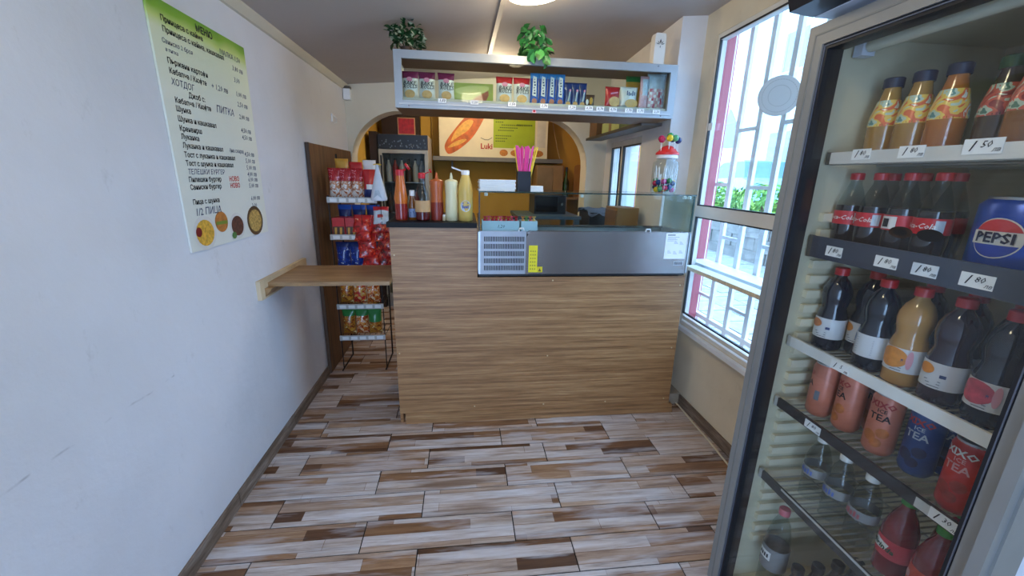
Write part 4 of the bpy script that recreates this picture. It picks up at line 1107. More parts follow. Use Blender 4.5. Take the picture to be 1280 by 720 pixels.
# ------------------------------------------------------------------ menu board on the left wall
def menu_board():
    y0, y1, z0, z1 = 1.620, 2.237, 1.150, 1.995
    W, H = y1 - y0, z1 - z0
    t = thing('menu_board', 'tall printed menu board with green top hung on the left wall', 'menu board', (XL, (y0 + y1) / 2, z0))
    t.rotation_euler = (0, 0, PI / 2); WM[t.name] = Matrix.LocRotScale(t.location, t.rotation_euler, None)
    # local: x runs to the right as read, -y towards the room
    m, nt, b, nd, L = nodes('menu_print')
    tc = nd.new('ShaderNodeTexCoord'); sp = nd.new('ShaderNodeSeparateXYZ'); L.new(tc.outputs['Object'], sp.inputs[0])
    ad = nd.new('ShaderNodeMath'); ad.operation = 'ADD'; ml = nd.new('ShaderNodeMath'); ml.operation = 'MULTIPLY'; ml.inputs[1].default_value = 0.10
    L.new(noise(nt, tc.outputs['Object'], 4.0, 2), ml.inputs[0]); L.new(sp.outputs['Z'], ad.inputs[0]); L.new(ml.outputs[0], ad.inputs[1])
    c = ramp(nt, ad.outputs[0], [(0.0, C('#dfe0d8')), (0.60, C('#e2e3d2')), (0.80, C('#dfe3bf')), (0.84, C('#c6d67a')), (0.875, C('#7fae2a')), (0.92, C('#4f8f1c'))])
    L.new(c, b.inputs['Base Color']); b.inputs['Roughness'].default_value = 0.45
    obj('board', mkbox(-W / 2, W / 2, -0.008, -0.001, 0, H), [m], t, bev=0.0015, segs=1)
    yf = -0.0088
    x0 = -W / 2
    black = BM(); hand = BM(); red = BM()
    def P(s, dy, z, size=0.0262): put_text(black, s, size, x0 + dy, yf, z - z0, 'LEFT', 0, 0.022)
    def Hn(s, dy, z, size=0.026): put_text(hand, s, size * 0.84, x0 + dy, yf, z - z0, 'LEFT', 0.15, 0.006)
    put_text(black, 'МЕНЮ', 0.034, 0.0, yf, 1.966 - z0, 'CENTER', 0, 0.03)
    P('Принцеса с кайма', 0.058, 1.938); P('Принцеса с кайма, кашкавал', 0.058, 1.905)
    Hn('Свинско 2 броя', 0.045, 1.868); Hn('в питка', 0.055, 1.842, 0.022); Hn('МАЛКА 1,50', 0.40, 1.925, 0.034)
    P('Пържени картофи', 0.055, 1.808); P('Кебапче / Кюфте', 0.055, 1.776); Hn('+ 1,20 лв', 0.30, 1.775, 0.036)
    Hn('ХОТДОГ', 0.055, 1.742, 0.036); P('Джоб с:', 0.14, 1.712); P('Кебапче / Кюфте', 0.058, 1.683); Hn('ПИТКА', 0.31, 1.690, 0.046)
    for s, z in (('Шунка', 1.655), ('Шунка и кашкавал', 1.622), ('Кренвирш', 1.590), ('Луканка', 1.562), ('Луканка и кашкавал', 1.532), ('Тост с луканка и кашкавал', 1.500), ('Тост с шунка и кашкавал', 1.470)): P(s, 0.055, z)
    Hn('/(на скара)', 0.36, 1.532, 0.028); Hn('ТЕЛЕШКИ БУРГЕР', 0.058, 1.440, 0.032)
    P('Пилешки бургер', 0.055, 1.412); P('Свински бургер', 0.055, 1.384); P('Пица с шунка', 0.055, 1.330)
    for z in (1.412, 1.384): put_text(red, 'НОВО', 0.028, x0 + 0.325, yf, z - z0, 'LEFT', 0, 0.022)
    Hn('1/2 ПИЦА', 0.058, 1.292, 0.046)
    for s, z in (('3,80 лв', 1.882), ('3,00', 1.835), ('1,00 лв', 1.778), ('2,50 лв', 1.735), ('2,00 лв', 1.683), ('4,50 лв', 1.625), ('4,50 лв', 1.595), ('4,50 лв', 1.522), ('5,00 лв', 1.492), ('5,00 лв', 1.462), ('4,00 лв', 1.432), ('6,00 лв', 1.408), ('5,00 лв', 1.380), ('6,00 лв', 1.322), ('3,00', 1.288)):
        Hn(s, 0.485, z, 0.034)
    stuff(obj('printed_text', black, ink_m, t)); stuff(obj('handwriting', hand, inkblue_m, t)); obj('red_text', red, mat('print_red', '#c83a34', 0.6), t)
    # food pictures along the lower edge
    plate = mat('print_plate', '#d8d6d0', 0.5); food = [mat('print_fries', '#d8a63a', 0.6, var=0.3, scale=80), mat('print_bun', '#b87432', 0.6, var=0.3, scale=60), mat('print_meat', '#5a3628', 0.6, var=0.4, scale=80), mat('print_salad', '#b3924e', 0.6, var=0.5, scale=90)]
    for i, (cx, cz, r) in enumerate(((0.098, 0.062, 0.072), (0.218, 0.092, 0.046), (0.335, 0.062, 0.062), (0.498, 0.068, 0.075))):
        x = x0 + cx
        o = obj('food_picture', disc_xz(BM(), x, cz, r, r * 0.92, yf, 24), [plate, food[1], plate, mat('print_bowl', '#5c4326', 0.6)][i], t)
        obj('printed_food', disc_xz(BM(), x, cz, r * 0.80, r * 0.70, yf - 0.0006, 20), food[i], o)
        if i == 0: obj('printed_sauce', disc_xz(BM(), x - r * .55, cz + r * .1, r * .26, r * .26, yf - 0.0012, 12), mat('print_sauce', '#7a1f1c', 0.5), o)
        if i == 1:
            obj('printed_filling', prism_xz(BM(), [(x - r * .9, cz - r * .2), (x + r * .9, cz - r * .25), (x + r * .85, cz + r * .05), (x - r * .85, cz + r * .08)], yf - 0.0014, yf - 0.0009), mat('print_lettuce', '#7a8a30', 0.6), o)
        if i == 2: obj('printed_herb', disc_xz(BM(), x - r * .6, cz - r * .6, r * .3, r * .25, yf - 0.0012, 10), mat('print_herb', '#4f7a3c', 0.6), o)
menu_board()

# small fittings in the far left corner
t = thing('corner_sensor', 'small white corner sensor high up where left wall meets back wall', 'sensor', (-0.975, 3.935, 2.05))
obj('body', mkbox(-0.028, 0.028, -0.04, 0.012, 0, 0.085), white_paint_m, t, bev=0.01)
obj('dark_top', mkbox(-0.030, 0.030, -0.042, 0.012, 0.085, 0.105), mat('sensor_dark', '#5b5347', 0.5), t, bev=0.004)
t = thing('wall_hook', 'small white hook with loop on the left wall near the corner', 'hook', (XL, 3.55, 1.86))
obj('plate', mkbox(0, 0.008, -0.02, 0.02, -0.03, 0.03), white_paint_m, t, bev=0.003)
obj('loop', tube(BM(), [(0.008, 0, 0.02), (0.03, 0.01, 0.0), (0.032, 0.01, -0.03), (0.012, 0, -0.04)], 0.003, 6), white_paint_m, t)

# cable on the floor at the right wall
bm = tube(BM(), [(1.405, 2.34, 0.006), (1.408, 2.27, 0.006), (1.398, 2.09, 0.005), (1.392, 1.91, 0.005), (1.380, 1.74, 0.005), (1.365, 1.55, 0.005), (1.37, 1.2, 0.005)], 0.005, 8)
tag(obj('power_cable', bm, mat('cable_cream', '#d9cdb2', 0.5), None, smooth=True), 'cream power cable lying on the floor along the right wall', 'cable')

# ------------------------------------------------------------------ snack rack beside the counter
RK = (-0.925, -0.595, 2.97, 3.25)
rack = thing('snack_rack', 'black wire snack rack with white shelf fronts behind the flap shelf', 'rack', (-0.76, 3.11, 0))
R_ = dict(parent=rack, world=True)
wire_m = mat('wire_black', '#1c1b1c', 0.45, 0.3)
strip_m = mat('shelf_front_white', '#bdbbb4', 0.5)
SHZ = [1.285, 1.030, 0.775, 0.520, 0.275]
for x in (RK[0] + 0.006, RK[1] - 0.006):
    for y in (RK[3] - 0.01,):
        obj('post', tube(BM(), [(x, y, 0), (x, y, 1.58)], 0.006, 8), wire_m, **R_)
    bm = tube(BM(), [(x, RK[2] - 0.03, 0.006), (x, RK[3] - 0.01, 0.006)], 0.006, 6); obj('foot', bm, wire_m, **R_)
    bm = tube(BM(), [(x, RK[2] + 0.005, 0.012), (x, RK[2] + 0.005, 1.30)], 0.004, 6); obj('front_wire', bm, wire_m, **R_)
for z in SHZ:
    bm = BM()
    for k in range(9):
        x = RK[0] + 0.006 + k * (RK[1] - RK[0] - 0.012) / 8; tube(bm, [(x, RK[2], z - 0.012), (x, RK[3], z - 0.012)], 0.0025, 4)
    for y in (RK[2] + 0.004, (RK[2] + RK[3]) / 2, RK[3] - 0.004): tube(bm, [(RK[0], y, z - 0.014), (RK[1], y, z - 0.014)], 0.003, 4)
    s_ = stuff(obj('wire_shelf', bm, wire_m, **R_))
    obj('shelf_front', mkbox(RK[0], RK[1], RK[2] - 0.012, RK[2] - 0.004, z - 0.034, z + 0.004), strip_m, s_, world=True, bev=0.002, segs=1)
    bm = BM()
    for k in range(5): box(bm, RK[0] + 0.02 + k * 0.062, RK[0] + 0.065 + k * 0.062, RK[2] - 0.0135, RK[2] - 0.0122, z - 0.028, z - 0.004)
    obj('price_slips', bm, paper_m, s_, world=True)
def chips_extra(patch, disc, z=.36):
    def f(t, w, h, d):
        yf = -d / 2 - 0.003
        front_disc(t, 'printed_crisps', 0.0, h * z, w * 0.27, h * 0.20, yf, disc)
        front_disc(t, 'printed_badge', 0.0, h * 0.72, w * 0.26, h * 0.11, yf, patch)
    return f
ordn = ['first', 'second', 'third', 'fourth', 'fifth']
for i in range(3):
    bag('crisp_bag', '%s red and white crisp bag from the left on the top rack shelf' % ordn[i], 'snack bag', (-0.885 + i * 0.076, 3.04, SHZ[0] - 0.0095), 0.084, 0.205, 0.06, [printfoil('snackpale', ('#e2d6c8', '#e8e0d6', '#c98a5e', '#8a3a2a'), 30), printfoil('snackred', ('#9c1420', '#c0222c', '#b01822', '#e08a94'), 40)], two_tone(0.56), 0.08 * (i - 1), 'red and white bags on the rack top')
bag('crisp_bag', 'red bag with blue and white print at the right of the top rack shelf', 'snack bag', (-0.648, 3.04, SHZ[0] - 0.0095), 0.095, 0.200, 0.06, [F_red, F_navy, F_white, F_lred], lambda u, v: (2 if 0.35 < v < 0.48 and .2 < u < .8 else (1 if v < 0.35 else (3 if u > .5 else 0))), 0.0)
for i, c_ in enumerate((F_gold, F_red, F_white)):
    bag('crisp_bag', ('golden', 'dark red', 'pale')[i] + ' crisp bag poking up behind the top rack row', 'snack bag', (-0.86 + i * 0.095, 3.155, SHZ[0] - 0.0095), 0.09, (0.27, 0.25, 0.265)[i], 0.05, [c_], None, 0.15)
# second shelf: boxes of bars
for i in range(3):
    t = thing('bar_box', '%s red and gold bar carton from the left on the second rack shelf' % ordn[i], 'carton', (-0.872 + i * 0.088, 3.05, SHZ[1] - 0.0095), 0, 'bar cartons')
    obj('carton', mkbox(-0.041, 0.041, -0.06, 0.06, 0, 0.125), F_red, t, bev=0.002, segs=1)
    obj('printed_front', mkbox(-0.038, 0.038, -0.0608, -0.060, 0.004, 0.065), F_brown, t)
    for k in range(2): obj('printed_bar', prism_xz(BM(), [(-0.028 + k * .034, 0.008), (-0.014 + k * .034, 0.008), (-0.010 + k * .034, 0.058), (-0.026 + k * .034, 0.058)], -0.0618, -0.0612), F_gold, t)
for i in range(3):
    bag('dark_bag', '%s dark blue bag from the left behind the bar cartons' % ordn[i], 'snack bag', (-0.868 + i * 0.10, 3.17, SHZ[1] - 0.0095), 0.098, 0.205, 0.06, [F_navy, F_blue], two_tone(0.8), 0, 'dark blue bags behind the cartons')
for i in range(3):
    bag('blue_bag', '%s bright blue crisp bag from the left on the third rack shelf' % ordn[i], 'snack bag', (-0.868 + i * 0.096, 3.04, SHZ[2] - 0.0095), 0.102, 0.205, 0.07, [printfoil('bluebag', ('#12265e', '#1d3f9a', '#16307a', '#c8d4ea'), 24), F_navy], two_tone(0.82), 0.1 * (i - 1), 'blue bags on the rack')
for r, zi in ((0, 3), (1, 4)):
    for i in range(3):
        w1 = printfoil('puffwarm', ('#7a2c14', '#c4561e', '#d98a2e', '#e8d8b8', '#b0281c'), 34); w2 = printfoil('puffgold', ('#8a4a18', '#d09a34', '#b8641e', '#6a2a16', '#e8d090'), 34); w3 = printfoil('puffred', ('#8a1a16', '#c8302a', '#d9a24a', '#e0d4c0'), 30)
        cols = [[w2, F_green], [w3, F_yellow], [w1, F_white]] if r == 0 else [[w2, F_green], [w1, F_green], [w2, F_green]]
        nm = (('orange and green', 'red and yellow', 'orange and white'), ('gold and green', 'orange and leaf green', 'yellow and green'))[r][i]
        bag('puff_bag', '%s puff bag on the %s rack shelf' % (nm, ('fourth', 'lowest')[r]), 'snack bag', (-0.870 + i * 0.096, 3.04, SHZ[zi] - 0.0095), 0.100, 0.195, 0.07, cols[i], two_tone((0.75, 0.8, 0.8, 0.78, 0.75, 0.5)[r * 3 + i]), 0.12 * (i - 1), 'puff bags on the lower rack')
# white cone bag with yellow tie hanging at the right post
t = thing('cone_bag', 'white paper cone bag with a yellow tie hanging on the rack', 'bag', (-0.575, 2.945, 1.272))
obj('paper', lathe(BM(), [(0.052, 0.0), (0.056, 0.012), (0.040, 0.09), (0.018, 0.18), (0.010, 0.225), (0.014, 0.235)], 12), mat('cone_white', '#dfe2e8', 0.5, var=0.08), t, smooth=True)
bm = BM()
for k in range(6):
    a = 2 * PI * k / 6; tube(bm, [(0, 0, 0.225), (0.012 * math.cos(a), 0.012 * math.sin(a), 0.238), (0.026 * math.cos(a), 0.026 * math.sin(a), 0.234)], 0.004, 5)
obj('yellow_tie', bm, F_yellow, t)
bm = wrap(prism_xz(BM(), [(-0.03, 0.015), (0.03, 0.012), (0.012, 0.07), (-0.012, 0.072)], -0.001, 0.0), 0.055); obj('printed_patch', bm, F_silver, t)
# two hanging strips of red snack bags
k = 0
for cx, cy, z_top, n, nm in ((-0.700, 2.905, 1.175, 6, 'left'), (-0.560, 2.885, 1.235, 6, 'right')):
    for i in range(n):
        z = z_top - 0.058 * (i + 1) - 0.06
        h1 = printfoil('hangred', ('#7d0f12', '#b51c1c', '#c9261f', '#d8452a', '#e8c0a8'), 22); h2 = printfoil('hangdark', ('#4a0c10', '#8e1618', '#b32420', '#c8542a', '#d9a070'), 26)
        cols = [h1, F_red] if nm == 'left' else [h2, h1]
        if nm == 'right' and i == 0: cols = [F_silver, F_red]
        x = cx + 0.013 * (i if nm == 'left' else i * 0.3) + random.uniform(-.008, .008)
        b_ = bag('hanging_bag', '%s red snack bag from the top on the %s hanging strip' % (['first', 'second', 'third', 'fourth', 'fifth', 'sixth'][i], nm), 'snack bag', (x, cy - 0.006 * (i % 2), z), 0.125 if nm == 'left' else 0.105, 0.125, 0.045, cols, lambda u, v: 1 if v > 0.72 or (0.3 < u < 0.6 and 0.3 < v < 0.5) else 0, random.uniform(-.35, .35), '%s strip of hanging bags' % nm, tilt=-0.42, wob=0.007)
for x, y, z in ((-0.690, 2.925, 1.262), (-0.555, 2.905, 1.262)):
    obj('strip_hook', tube(BM(), [(x, RK[2] - 0.008, z - 0.004), (x, y - 0.02, z - 0.01), (x, y - 0.025, z - 0.03), (x, y - 0.01, 0.80)], 0.002, 5), wire_m, **R_)
# ------------------------------------------------------------------ kitchen behind the arch
kf = thing('drinks_cooler', 'tall grey glass-door drinks cooler in the kitchen behind the arch', 'cooler', (-0.61, 4.78, 0))
K = dict(parent=kf, world=True)
kx0, kx1, ky = -0.858, -0.362, 4.50
bm = BM(); box(bm, kx0, kx1, ky + 0.05, 5.05, 0, 0.12); box(bm, kx0, kx0 + 0.03, ky + 0.05, 5.05, .12, 1.84); box(bm, kx1 - 0.03, kx1, ky + 0.05, 5.05, .12, 1.84); box(bm, kx0 + .03, kx1 - .03, 5.02, 5.05, .12, 1.84); box(bm, kx0 + .03, kx1 - .03, ky + .05, 5.02, 1.80, 1.84)
obj('cabinet', bm, mat('cooler_dark', '#a39d92', 0.5), **K)
bm = BM(); f_ = 0.035; box(bm, kx0, kx1, ky, ky + 0.045, 0.13, 0.13 + f_); box(bm, kx0, kx1, ky, ky + 0.045, 1.69 - f_, 1.69); box(bm, kx0, kx0 + f_, ky, ky + 0.045, .13 + f_, 1.69 - f_); box(bm, kx1 - f_, kx1, ky, ky + 0.045, .13 + f_, 1.69 - f_)
obj('door_frame', bm, mat('cooler_grey', '#a3a195', 0.45, 0.2), bev=0.003, **K)
obj('door_glass', mkbox(kx0 + f_, kx1 - f_, ky + 0.02, ky + 0.024, 0.13 + f_, 1.69 - f_), glass('cooler_glass', '#e8ebe8', 1.3), **K)
hd = obj('header', mkbox(kx0, kx1, ky, ky + 0.06, 1.695, 1.835), mat('header_black', '#121315', 0.35), bev=0.003, **K)
bm = BM()
for i in range(46):
    x = random.uniform(kx0 + .02, kx1 - .02); z = random.uniform(1.705, 1.79); r = random.uniform(.003, .009); disc_xz(bm, x, z, r, r * 1.3, ky - 0.0012, 6)
stuff(obj('printed_frost', bm, mat('frost_grey', '#6d7780', 0.5), hd, world=True))
dk = 0
for z in (1.18, 1.50):
    obj('shelf', mkbox(kx0 + .03, kx1 - .03, ky + .06, 5.0, z - 0.14, z - 0.13), steel_m, **K)
for z in (1.05, 1.37):
    for i in range(6):
        x = kx0 + 0.075 + i * 0.069
        t = thing('cooler_bottle', '%s bottle from the left on the %s shelf of the kitchen cooler' % (['first', 'second', 'third', 'fourth', 'fifth', 'sixth'][i], 'upper' if z > 1.2 else 'lower'), 'bottle', (x, ky + 0.12, z), 0, 'bottles in the kitchen cooler')
        mm = [F_silver, F_white, F_red, F_white, F_brown, F_white][(i + int(z * 10)) % 6]
        obj('body', lathe(BM(), [(0.028, 0), (0.029, 0.15), (0.011, 0.20), (0.011, 0.22)], 10), mm, t, smooth=True)
        obj('cap', lathe(BM(), [(0.013, 0.22), (0.013, 0.238)], 10), black_m, t)
t = thing('red_picture', 'small red picture with pale frame standing on the kitchen cooler', 'picture', (-0.575, 4.56, 1.84))
obj('frame', mkbox(-0.087, 0.087, 0.0, 0.012, 0, 0.165), mat('picture_frame', '#b98a5a', 0.5), t, bev=0.002)
obj('print', mkbox(-0.078, 0.078, -0.001, 0.0, 0.009, 0.156), mat('picture_red', '#a3161a', 0.5, var=0.4, scale=30), t)
t = thing('dark_cupboard', 'dark brown wall cupboard above and beside the kitchen cooler', 'cupboard', (-0.62, 5.2, 1.86))
obj('body', mkbox(-0.31, 0.12, -0.05, 0.10, 0.0, 0.55), mat('cupboard_dark', '#2c1c14', 0.6, var=0.2), t, bev=0.003)
obj('door', mkbox(-0.305, -0.10, -0.062, -0.05, 0.01, 0.54), MATS['cupboard_dark'], t, bev=0.003)
obj('door', mkbox(-0.095, 0.115, -0.062, -0.05, 0.01, 0.54), MATS['cupboard_dark'], t, bev=0.003)
t = thing('cupboard_base', 'tall dark brown board standing left of the kitchen cooler', 'board', (-0.905, 4.7, 0))
obj('board', mkbox(-0.04, 0.035, -0.19, 0.30, 0, 1.86), MATS['cupboard_dark'], t, bev=0.003)
# grey wall shelf with the large poster
t = thing('kitchen_shelf', 'long grey wall shelf under the bread poster in the kitchen', 'shelf', (0.41, 5.14, 1.615))
obj('board', mkbox(-0.76, 0.77, -0.14, 0.16, 0.0, 0.045), mat('shelf_grey', '#6f706c', 0.5, var=0.08), t, bev=0.004)
for x in (-0.55, 0.25): obj('bracket', prism_xz(BM(), [(x, 0), (x + .015, 0), (x + .015, -.10), (x, -.10)], 0.0, 0.16), MATS['shelf_grey'], t)
ps = thing('bread_poster', 'wide poster with bread roll and green text panel on the grey kitchen shelf', 'poster', (0.36, 5.10, 1.660))
obj('sheet', mkbox(-0.635, 0.645, 0.0, 0.006, 0, 0.56), mat('poster_cream', '#e3d9b8', 0.5, var=0.04), ps)
def bez(pts, n=10):
    out = []
    m_ = len(pts)
    for i in range(m_):
        p0, p1, p2, p3 = (Vector(pts[(i + k - 1) % m_]) for k in range(4))
        for s in range(n):
            u = s / n; out.append(tuple(0.5 * ((2 * p1) + (-p0 + p2) * u + (2 * p0 - 5 * p1 + 4 * p2 - p3) * u * u + (-p0 + 3 * p1 - 3 * p2 + p3) * u ** 3)))
    return out
def flat(pts, y, m, parent, name):
    bm = BM(); bm.faces.new([bm.verts.new((x, y, z)) for x, z in pts]); bmesh.ops.triangulate(bm, faces=bm.faces); return obj(name, bm, m, parent)
br_ = flat(bez([(-0.555, 0.05), (-0.50, 0.035), (-0.36, 0.12), (-0.22, 0.26), (-0.10, 0.48), (-0.16, 0.53), (-0.30, 0.47), (-0.46, 0.30), (-0.57, 0.14)], 5), -0.0012, mat('print_crust_orange', '#c2601f', 0.5, var=0.35, scale=14), ps, 'printed_bread')
flat(bez([(-0.50, 0.17), (-0.42, 0.22), (-0.30, 0.30), (-0.24, 0.40), (-0.33, 0.40), (-0.45, 0.28)], 4), -0.002, mat('print_crust_light', '#e0a94a', 0.5, var=0.2, scale=30), br_, 'printed_crumb')
flat(bez([(-0.54, 0.10), (-0.42, 0.13), (-0.32, 0.19), (-0.36, 0.20), (-0.46, 0.165)], 4), -0.002, MATS['print_crust_light'], br_, 'printed_crumb')
flat(bez([(-0.30, 0.44), (-0.20, 0.46), (-0.14, 0.50), (-0.22, 0.51)], 4), -0.002, MATS['print_crust_light'], br_, 'printed_crumb')
bm = put_text(BM(), 'Luki', 0.085, -0.085, -0.0012, 0.125, bold=0.03); obj('red_lettering', bm, mat('print_lukired', '#b0362a', 0.6), ps)
bm = BM(); prism_xz(bm, [(-0.155, 0.225), (-0.105, 0.205), (-0.065, 0.205), (-0.02, 0.23), (-0.02, 0.222), (-0.065, 0.196), (-0.105, 0.196), (-0.155, 0.217)], -0.0014, -0.0008); obj('printed_emblem', bm, mat('print_mid', '#7d7a6a', 0.6), ps)
gp = obj('green_panel', mkbox(-0.005, 0.490, -0.0015, 0.0, 0.115, 0.555), mat('panel_lime', '#9fb41e', 0.5, var=0.06), ps)
bm = BM()
for i, (x, w_) in enumerate(((0.02, .12), (0.02, .10), (0.09, .30), (0.07, .22), (0.05, .20), (0.0, 0), (0.02, .20), (0.02, .15), (0.02, .12))):
    if w_: [box(bm, x + q_ * 0.024, min(x + q_ * 0.024 + 0.017, x + w_), -0.0024, -0.0018, 0.425 - i * 0.030, 0.436 - i * 0.030) for q_ in range(int(w_ / 0.024))]
[box(bm, 0.27 + q_ * 0.021, 0.285 + q_ * 0.021, -0.0024, -0.0018, 0.365, 0.383) for q_ in range(9)]
stuff(obj('printed_text', bm, mat('print_olivetext', '#55661a', 0.6), gp))
obj('white_slip', mkbox(0.515, 0.62, -0.0018, 0.0, 0.13, 0.50), mat('slip_white', '#cfcabb', 0.6), ps)
for x, rx in ((0.12, .05), (0.27, .07), (0.53, .07)):
    o = obj('food_picture', disc_xz(BM(), x, 0.06, rx, 0.038, -0.0012, 18), mat('print_bakery', '#b9772e', 0.6, var=0.3, scale=50), ps)
# hanging cable, leaning boards, bottle
bm = tube(BM(), [(1.07, 5.22, 2.16), (1.10, 5.2, 2.0), (1.15, 5.2, 1.8), (1.20, 5.2, 1.64)], 0.006, 6)
tag(obj('kitchen_cable', bm, mat('cable_tan', '#b79a63', 0.6), None, smooth=True), 'tan cable hanging on the ochre wall right of the poster', 'cable')
bm = tube(BM(), [(-0.385, 5.285, 2.5), (-0.37, 5.285, 1.9), (-0.355, 5.285, 1.5), (-0.36, 5.285, 0.0)], 0.008, 6)
tag(obj('kitchen_cable', bm, mat('cable_ochre', '#8f6d2b', 0.6), None, smooth=True), 'ochre cable hanging between kitchen cooler and poster', 'cable')
t = thing('kitchen_cabinet', 'pale brown cabinet standing under the grey kitchen shelf', 'cabinet', (1.02, 5.05, 0))
obj('body', mkbox(-0.16, 0.16, -0.12, 0.2, 0, 1.585), mat('cabinet_beige', '#8d7048', 0.6, var=0.1), t, bev=0.003)
obj('door', mkbox(-0.15, 0.03, -0.132, -0.12, 0.06, 1.56), mat('cabinet_olive', '#7d6a4c', 0.6, var=0.1), t, bev=0.003)
obj('door', mkbox(0.035, 0.15, -0.132, -0.12, 0.06, 1.56), MATS['cabinet_beige'], t, bev=0.003)
t = thing('kitchen_bench', 'narrow wooden kitchen bench under the bottle at the right wall', 'bench', (1.32, 5.0, 0))
obj('top', mkbox(-0.14, 0.25, -0.2, 0.28, 1.20, 1.225), shelf_m, t, bev=0.003)
for x in (-0.12, 0.23):
    for y in (-0.17, 0.25): obj('leg', mkbox(x - .015, x + .015, y - .015, y + .015, 0, 1.20), shelf_m, t)
t = thing('green_bottle', 'dark green bottle standing in the kitchen beyond the arch', 'bottle', (1.222, 4.95, 1.225))
obj('body', lathe(BM(), [(0.034, 0), (0.037, 0.004), (0.037, 0.17), (0.013, 0.24), (0.012, 0.31)], 16), mat('bottle_green', '#22401c', 0.15, var=0.2, coat=0.5), t, smooth=True)
obj('cap', lathe(BM(), [(0.014, 0.30), (0.014, 0.345)], 12), black_m, t)
t = thing('wooden_paddle', 'rounded wooden board leaning on the ochre kitchen wall', 'board', (1.375, 5.0, 1.225))
pts = [(-0.05, 0.0), (0.05, 0.0), (0.05, 0.30)] + [(0.05 * math.cos(a), 0.33 + 0.05 * math.sin(a)) for a in [i * PI / 8 for i in range(9)]] + [(-0.05, 0.30)]
obj('board', prism_xz(BM(), pts, -0.01, 0.01), mat('paddle_wood', '#9a6d2e', 0.6, var=0.15), t)

# shelf and boxes along the rear right wall
t = thing('side_shelf', 'dark shelf board on the right wall above the rear window', 'shelf', (1.20, 3.2, 1.785))
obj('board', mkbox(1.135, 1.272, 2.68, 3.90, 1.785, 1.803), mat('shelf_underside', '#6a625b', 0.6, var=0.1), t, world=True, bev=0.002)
obj('front_edge', mkbox(1.128, 1.135, 2.68, 3.90, 1.783, 1.805), mat('shelf_dark_edge', '#332a24', 0.5), t, world=True)
t = thing('wooden_box', 'brown wooden box at the far end of the side shelf', 'box', (1.20, 3.72, 1.803))
obj('body', mkbox(-0.065, 0.065, -0.10, 0.10, 0, 0.12), mat('box_brown', '#6b4a26', 0.6, var=0.15), t, bev=0.002)
obj('lid', mkbox(-0.067, 0.067, -0.102, 0.102, 0.12, 0.128), MATS['box_brown'], t)
t = thing('green_pack', 'pale green flat pack in the middle of the side shelf', 'pack', (1.22, 3.38, 1.803))
obj('body', mkbox(-0.05, 0.05, -0.20, 0.20, 0, 0.09), mat('pack_green', '#a7b070', 0.6, var=0.1), t, bev=0.002)
obj('band', mkbox(-0.0512, 0.0512, -0.03, 0.03, -0.0, 0.0912), MATS['cabinet_beige'], t)
# worktable seen through the glass of the display
t = thing('prep_table', 'steel prep table behind the refrigerated display', 'table', (0.66, 3.35, 0))
obj('top', mkbox(-0.25, 0.25, -0.22, 0.30, 1.135, 1.160), mat('prep_steel', '#5d6f78', 0.4, 0.5), t, bev=0.003)
for x in (-0.22, 0.22):
    for y in (-0.19, 0.27): obj('leg', mkbox(x - .02, x + .02, y - .02, y + .02, 0, 1.135), MATS['prep_steel'], t)
obj('lower_shelf', mkbox(-0.23, 0.23, -0.2, 0.28, 0.98, 1.0), MATS['prep_steel'], t)
t = thing('black_oven', 'black oven standing on the steel prep table', 'oven', (0.70, 3.45, 1.160))
obj('body', mkbox(-0.13, 0.13, -0.12, 0.15, 0, 0.15), black_m, t, bev=0.006)
obj('door', mkbox(-0.12, 0.06, -0.128, -0.12, 0.02, 0.14), mat('oven_glass', '#0c0d10', 0.1), t, bev=0.003)
obj('knob', lathe(BM(), [(0.012, 0), (0.010, 0.012)], 12).__class__ and (lambda b_: (b_.transform(Matrix.Translation((0.095, -0.12, 0.08)) @ Matrix.Rotation(PI / 2, 4, 'X')), b_)[1])(lathe(BM(), [(0.012, 0), (0.010, 0.012)], 12)), steel_m, t)
t = thing('black_crate', 'black crate covered with a grey-blue cloth behind the display', 'crate', (1.13, 3.35, 0.95))
obj('crate', mkbox(-0.13, 0.13, -0.14, 0.16, 0, 0.235), mat('crate_black', '#17171a', 0.6, var=0.2), t, bev=0.008)
bm = BM()
n = 10
g = [[bm.verts.new((-0.145 + 0.29 * i / n, -0.155 + 0.33 * j / n, (0.255 + random.uniform(-.006, .01)) if 0 < j < n else 0.215 + random.uniform(-.02, .02))) for i in range(n + 1)] for j in range(n + 1)]
for j in range(n):
    for i in range(n): bm.faces.new((g[j][i], g[j][i + 1], g[j + 1][i + 1], g[j + 1][i]))
bmesh.ops.solidify(bm, geom=bm.faces[:], thickness=0.006)
obj('cloth', bm, mat('cloth_greyblue', '#7d8799', 0.85, var=0.15), t, smooth='all')
t = thing('side_table', 'wooden side table carrying the black crate behind the display', 'table', (1.13, 3.36, 0))
obj('top', mkbox(-0.15, 0.15, -0.18, 0.2, 0.925, 0.95), shelf_m, t, bev=0.002)
for x in (-0.12, 0.12):
    for y in (-0.15, 0.17): obj('leg', mkbox(x - .015, x + .015, y - .015, y + .015, 0, 0.925), shelf_m, t)
t = thing('wooden_chest', 'light brown wooden chest with two drawers behind the right end of the display', 'chest', (1.165, 2.97, 0))
obj('body', mkbox(-0.075, 0.085, -0.12, 0.12, 0, 1.25), mat('chest_wood', '#9a7446', 0.55, var=0.12), t, bev=0.003)
for k in range(4): obj('drawer', mkbox(-0.083, 0.079 - 0.155, -0.11, 0.11, 0.05 + k * 0.30, 0.33 + k * 0.30), mat('drawer_wood', '#86613a', 0.55, var=0.12), t, bev=0.002)

